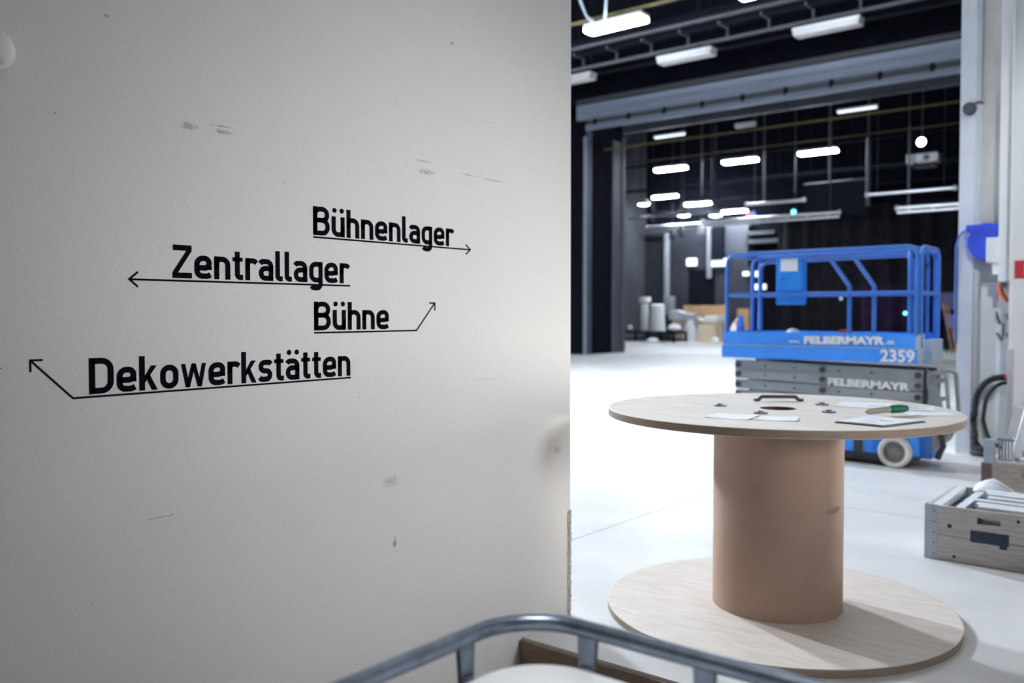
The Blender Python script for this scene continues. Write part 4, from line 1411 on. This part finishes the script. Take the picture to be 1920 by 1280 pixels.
o = MB().box(-22.37, -20.88, 46.85, 46.99, 4.9, 6.68).build('pale_board', M['board_grey'])
tag(o, 'pale grey board high on the far stage wall', 'board')
for (x0, x1, z0, z1, nm, yy) in ((-24.73, -24.12, 4.34, 4.77, 'lit white box sign above the dark double door', 46.9), (-23.38, -22.27, 4.25, 4.70, 'long lit white box right of the door sign', 46.9),
                                 (-21.25, -20.9, 3.68, 3.9, 'small white box seen through the left end of the lift rails', 46.9), (-20.62, -20.20, 3.62, 3.92, 'small upper white box seen beside the lift control box', 47.0),
                                 (-20.78, -19.95, 2.90, 3.20, 'wide white box seen beside the lift control box', 47.0)):
    t = thing('box_sign', ((x0 + x1) / 2, yy, z0), nm, 'box sign', 'white box signs on the far wall')
    MB().box(x0, x1, yy - .1, yy, z0, z1, bev=.02).build('cover', M['led_white'], t)
    MB().box(x0 + .02, x1 - .02, yy, yy + .12, z0 + .02, z1 - .02).build('housing', M['lamp_body'], t)
t = thing('gallery', (-19.4, 46.4, 5.4), 'grey open gallery rails on the dark far wall', 'gallery')
MB().box(-20.8, -19.2, 46.2, 47.08, 5.88, 6.06).build('upper_beam', M['stage_side'], t)
MB().box(-20.8, -17.8, 46.2, 47.08, 5.40, 5.62).build('lower_beam', M['stage_side'], t)
MB().box(-20.8, -18.6, 46.2, 46.9, 4.75, 4.95).box(-20.85, -20.7, 46.2, 46.9, 4.2, 6.4).build('lowest_beam', M['stage_side'], t)


def curtain(name, x0, x1, y, z0, z1, m, label, amp=.12, waves=1.6):
    mb = MB()
    n = int((x1 - x0) * 10)
    A, B = [], []
    for i in range(n + 1):
        x = x0 + (x1 - x0) * i / n
        yy = y + amp * math.sin(x * 2 * PI * waves / 1.6) + amp * .4 * math.sin(x * 7.3)
        A.append(mb.bm.verts.new((x, yy, z0)))
        B.append(mb.bm.verts.new((x, yy, z1)))
    for i in range(n):
        mb.bm.faces.new((A[i], A[i + 1], B[i + 1], B[i]))
    o = mb.build(name, m, smooth=80)
    o.modifiers.new('thick', 'SOLIDIFY').thickness = .02
    return tag(o, label, 'curtain')


curtain('stage_curtain', -18.9, -6.9, 45.9, 0.02, 7.0, M['black_fabric'], 'wide black stage curtain behind the blue lift')
curtain('stage_curtain', -13.6, -11.0, 43.0, 0.02, 2.9, M['purple_fabric'], 'dark purple curtain seen through the right of the lift rails')
# stored things on the far floor
t = thing('storage_rack', (-25.3, 43.5, 0), 'low black rack at the foot of the grey side wall', 'rack')
MB().box(-27.0, -23.6, 43.3, 44.8, .50, .60).build('top', M['black_steel'], t)
MB().box(-27.0, -23.6, 43.3, 44.8, .08, .16).build('shelf', M['black_steel'], t)
for x in (-26.95, -25.3, -23.7):
    MB().box(x, x + .1, 43.3, 43.4, 0, .5).build('leg', M['black_steel'], t)
    MB().box(x, x + .1, 44.7, 44.8, 0, .5).build('leg', M['black_steel'], t)
tag(MB().lathe([(.05, 0), (.3, .03), (.33, .12), (.2, .22), (.05, .25)], (-24.7, 42.9, 0), n=16).build('white_bundle', M['white_cloth'], smooth=60, loc=(-24.7, 42.9, 0)), 'white bundle on the floor before the low black rack', 'bundle')
t = thing('cloth_roll', (-26.03, 44.3, .6), 'thin tall white roll standing on the black rack', 'roll', 'white rolls on the rack')
MB().cyl((-26.03, 44.3, .6), (-26.03, 44.3, 2.15), .23, n=20).build('body', M['white_cloth'], t, smooth=40)
MB().cyl((-26.03, 44.3, 2.22), (-26.03, 44.3, 2.52), .34, n=20).build('cap', M['white_cloth'], t, smooth=40)
MB().cyl((-26.03, 44.3, 2.15), (-26.03, 44.3, 2.22), .12, n=12).build('neck', M['grey_steel'], t, smooth=40)
t = thing('cloth_roll', (-25.2, 44.3, .6), 'thick white roll standing on the black rack', 'roll', 'white rolls on the rack')
MB().lathe([(.46, .6), (.40, 1.1), (.38, 2.05), (.30, 2.12), (.05, 2.12)], (-25.2, 44.3, 0), n=24).build('body', M['white_cloth'], t, smooth=40)
tag(MB().lathe([(.05, .62), (.13, .66), (.15, .78), (.08, .9), (.01, .92)], (-26.7, 43.8, 0), n=12).build('white_bottle', M['white_cloth'], smooth=60, loc=(-26.7, 43.8, .6)), 'small white lump at the left end of the black rack', 'bundle')
# covered stack
t = thing('covered_stack', (-24.2, 45.3, 0), 'pile of boards under a sagging pale grey cover', 'stack')
MB().box(-24.9, -23.4, 45.45, 46.1, 0, 1.55).build('boards', M['carton'], t)
mb = MB()
n = 14
g = []
random.seed(5)
for i in range(n + 1):
    row = []
    for j in range(9):
        u, v = i / n, j / 8
        x = -25.1 + 1.95 * u
        if v < .5:
            y, z = 45.40 - .03 * math.sin(u * 14), 1.25 + .5 * v * 2 * (1 - .25 * u)
        else:
            y, z = 45.40 + (v - .5) * 1.5, 1.75 - .3 * u ** 2 + .04 * math.sin(u * 11)
        row.append(mb.bm.verts.new((x, y + random.uniform(-.02, .02), z - .25 * u ** 3)))
    g.append(row)
for i in range(n):
    for j in range(8):
        mb.bm.faces.new((g[i][j], g[i + 1][j], g[i + 1][j + 1], g[i][j + 1]))
c = mb.build('cover', M['grey_cloth'], t, smooth=60)
mb = MB()
mb.lathe([(.55, .0), (.50, .25), (.36, .75), (.22, 1.15), (.05, 1.3)], (-23.75, 45.55, 0), n=14)
mb.lathe([(.42, .70), (.30, .95), (.05, 1.0)], (-24.7, 45.4, 0), n=14)
mb.build('draped_corner', M['grey_cloth'], t, smooth=60)
for i in range(5):
    x = -24.95 + i * .56
    o = MB().box(x, x + .53, 46.75 - .03 * i, 46.81 - .03 * i, 0.0, 2.06 - .02 * (i % 2), bev=.01, rot=Matrix.Rotation(R(-5), 3, 'X')).build('brown_board', M['board_brown'], loc=(x + .26, 46.7, 0))
    tag(o, 'brown board leaning at the far wall, %s from the covered pile' % ('first', 'second', 'third', 'fourth', 'fifth')[i], 'board', 'brown boards at the far wall')
tag(MB().box(-22.75, -21.90, 44.3, 45.0, 0, .98, bev=.03).build('cream_box', M['cream'], loc=(-22.3, 44.6, 0)), 'cream coloured box before the brown boards', 'box')
t = thing('carton', (-22.2, 45.6, 0), 'grey brown carton with white top, behind the cream box', 'box')
MB().box(-22.67, -21.75, 45.2, 45.9, 0, 1.10, bev=.02).build('body', M['carton'], t)
MB().box(-22.75, -21.95, 45.15, 45.95, 1.10, 1.45, bev=.04).build('white_top', M['white_cloth'], t)
tag(MB().lathe([(.05, 0), (.20, .02), (.22, .15), (.12, .30), (.02, .33)], (-21.6, 44.2, 0), n=14).build('white_bag', M['white_cloth'], smooth=60, loc=(-21.6, 44.2, 0)), 'small white bag on the floor right of the cream box', 'bag')
tag(MB().box(-21.2, -20.5, 46.0, 46.1, 0, 1.85, bev=.01).build('brown_board', M['board_brown'], loc=(-20.8, 46, 0)), 'brown board seen through the left end of the lift rails', 'board')
tag(MB().lathe([(.30, 0), (.36, .3), (.28, .8), (.12, 1.1), (.02, 1.15)], (-20.9, 45.2, 0), n=16).build('white_sack', M['white_cloth'], smooth=60, loc=(-20.9, 45.2, 0)), 'pale sack standing before that brown board', 'sack')
t = thing('blue_case', (-8.95, 40.2, 0), 'blue box on a dark trolley right of the lift', 'case')
MB().box(-9.2, -8.5, 40.0, 40.6, 1.02, 1.55, bev=.03).build('lid', M['bright_blue_case'], t)
MB().box(-9.3, -8.4, 40.0, 40.7, .15, 1.0, bev=.02).build('trolley', M['black_steel'], t)
for x in (-9.2, -8.5):
    MB().cyl((x, 40.1, .08), (x + .06, 40.1, .08), .08, n=12).build('wheel', M['rubber'], t)
t = thing('blue_screen', (-9.5, 42.2, 0), 'dim blue panel on a stand behind the blue box', 'panel')
MB().box(-9.9, -9.0, 42.0, 42.1, 1.75, 2.5, bev=.02).build('panel', M['screen_blue'], t)
MB().box(-9.55, -9.45, 42.1, 42.2, 0, 1.9).box(-9.8, -9.2, 41.9, 42.3, 0, .06).build('stand', M['black_steel'], t)
for i, (x, nm) in enumerate(((-9.22, 'left'), (-9.05, 'right'))):
    P0, P1 = Vector((x + .55, 38.8, 0.02)), Vector((x, 39.6, 2.0 - .1 * i))
    tag(MB().cyl(P0, P1, .035, n=8).build('wooden_pole', M['stick'], loc=P0), '%s of two thin brown poles leaning before the blue box' % nm, 'pole', 'leaning brown poles')
for (x, y, z, m, nm) in ((-15.2, 45.0, 2.33, 'led_green', 'small green light in the dark behind the lift middle'), (-10.9, 42.6, 2.15, 'led_cyan', 'small cyan light in the dark near the lift right end'), (-11.5, 42.6, 1.6, 'led_cyan', 'lower small cyan light near the bent posts of the lift')):
    t = thing('signal_light', (x, y, z), nm, 'signal light', 'coloured signal lights')
    MB().lathe([(.01, -.05), (.06, -.04), (.08, 0), (.06, .04)], (x, y, z), n=12, axis='y').build('lens', M[m], t, smooth=50)
    MB().box(x - .06, x + .06, y + .02, y + .2, z - .06, z + .06).cyl((x, y + .12, 0), (x, y + .12, z), .03, n=8).build('stand', M['black_steel'], t)

# ================================================================== FILL LAMPS ADDED IN THIS ROOM (out of the picture)
for (x, y) in ((0.2, 0.6),):
    r = thing('ceiling_lamp', (x, y, 5.9), 'long added fill lamp on the loading room ceiling, outside the picture', 'ceiling lamp')  # unseen tube added for weak fill from above
    MB().box(x - .11, x + .11, y - .75, y + .75, 5.90, 6.0, bev=.01).build('housing', M['lamp_body'], r)
    MB().box(x - .09, x + .09, y - .73, y + .73, 5.86, 5.90).build('diffuser', M['fill_tube'], r)


def fill_head(root, p, aim, size, energy, half, col, soft):
    p, aim = Vector(p), Vector(aim)
    d = (aim - p).normalized()
    q = Vector((0, 0, -1)).rotation_difference(d)
    ld = bpy.data.lights.new('fill_beam', 'SPOT')
    ld.energy = energy
    ld.spot_size = 2 * half
    ld.spot_blend = 1.0
    ld.shadow_soft_size = soft
    ld.color = col
    lo = bpy.data.objects.new('fill_beam', ld)
    COL.objects.link(lo)
    lo.parent = root
    lo.location = p + d * .05 - sum_loc(root)
    lo.rotation_mode = 'QUATERNION'
    lo.rotation_quaternion = q
    mb = MB()
    mb.cyl(p - d * .16, p - d * .02, size * .5, size, n=28)
    mb.build('lamp_head', M['black_steel'], root, smooth=40)
    mb = MB()
    mb.cyl(p - d * .02, p - d * .012, size * .9, n=28)
    mb.build('lens', M['fill_lens'], root)


t = thing('fill_light', (0.3, 10.3, 0), 'added fill light on a black tripod near the sliding door, outside the picture', 'work light')  # unseen lamp added to brighten the white wall
MB().cyl((0.3, 10.35, .45), (0.3, 10.35, 1.28), .016, n=10).build('pole', M['black_steel'], t)
for k in range(3):
    a = R(90 + 120 * k)
    MB().cyl((0.3, 10.35, .62), (0.3 + .42 * math.cos(a), 10.35 + .42 * math.sin(a), .012), .012, n=8).build('leg', M['black_steel'], t)
fill_head(t, (0.3, 10.3, 1.38), (-3.5, 4.25, 2.05), .17, FLOOD_W, R(20), (1.0, .975, .945), .40)
fill_head(t, (0.3, 10.3, .66), (-3.3, 4.0, .80), .17, LOW_W, R(20), (1.0, .93, .85), .45)
t = thing('ceiling_fill_spot', (-.4, 5.6, 5.8), 'added fill spot on the loading room ceiling aimed at the end wall, outside the picture', 'fill spot')  # unseen spot added to lift the end wall and door
MB().cyl((-.4, 5.5, 5.7), (-.4, 5.5, 6.0), .02, n=8).build('stem', M['black_steel'], t)
fill_head(t, (-.4, 5.6, 5.62), (-1.95, 11.4, 1.9), .14, WASH_W, R(24), (.97, .985, 1.0), .12)
t = thing('ceiling_fill_spot', (-.7, .9, 5.8), 'added fill spot on the loading room ceiling above the tank, outside the picture', 'fill spot')  # unseen spot added to brighten the tank top
MB().cyl((-.7, .9, 5.75), (-.7, .9, 6.0), .02, n=8).build('stem', M['black_steel'], t)
fill_head(t, (-.7, .9, 5.7), (-.9, 1.25, 1.0), .14, TANK_W, R(15), (.97, .985, 1.0), .12)
t = thing('wall_fill_spot', (5.0, 4.6, 2.4), 'added fill spot on the right side wall aimed at the lettered wall, outside the picture', 'wall spot')  # unseen spot added to light the lettered wall from the right
MB().cyl((4.8, 4.6, 2.4), (5.0, 4.6, 2.4), .02, n=8).build('arm', M['black_steel'], t)
fill_head(t, (4.7, 4.6, 2.4), (-2.78, 3.1, 1.45), .16, SIDE_W, R(17), (.985, .99, 1.0), .7)
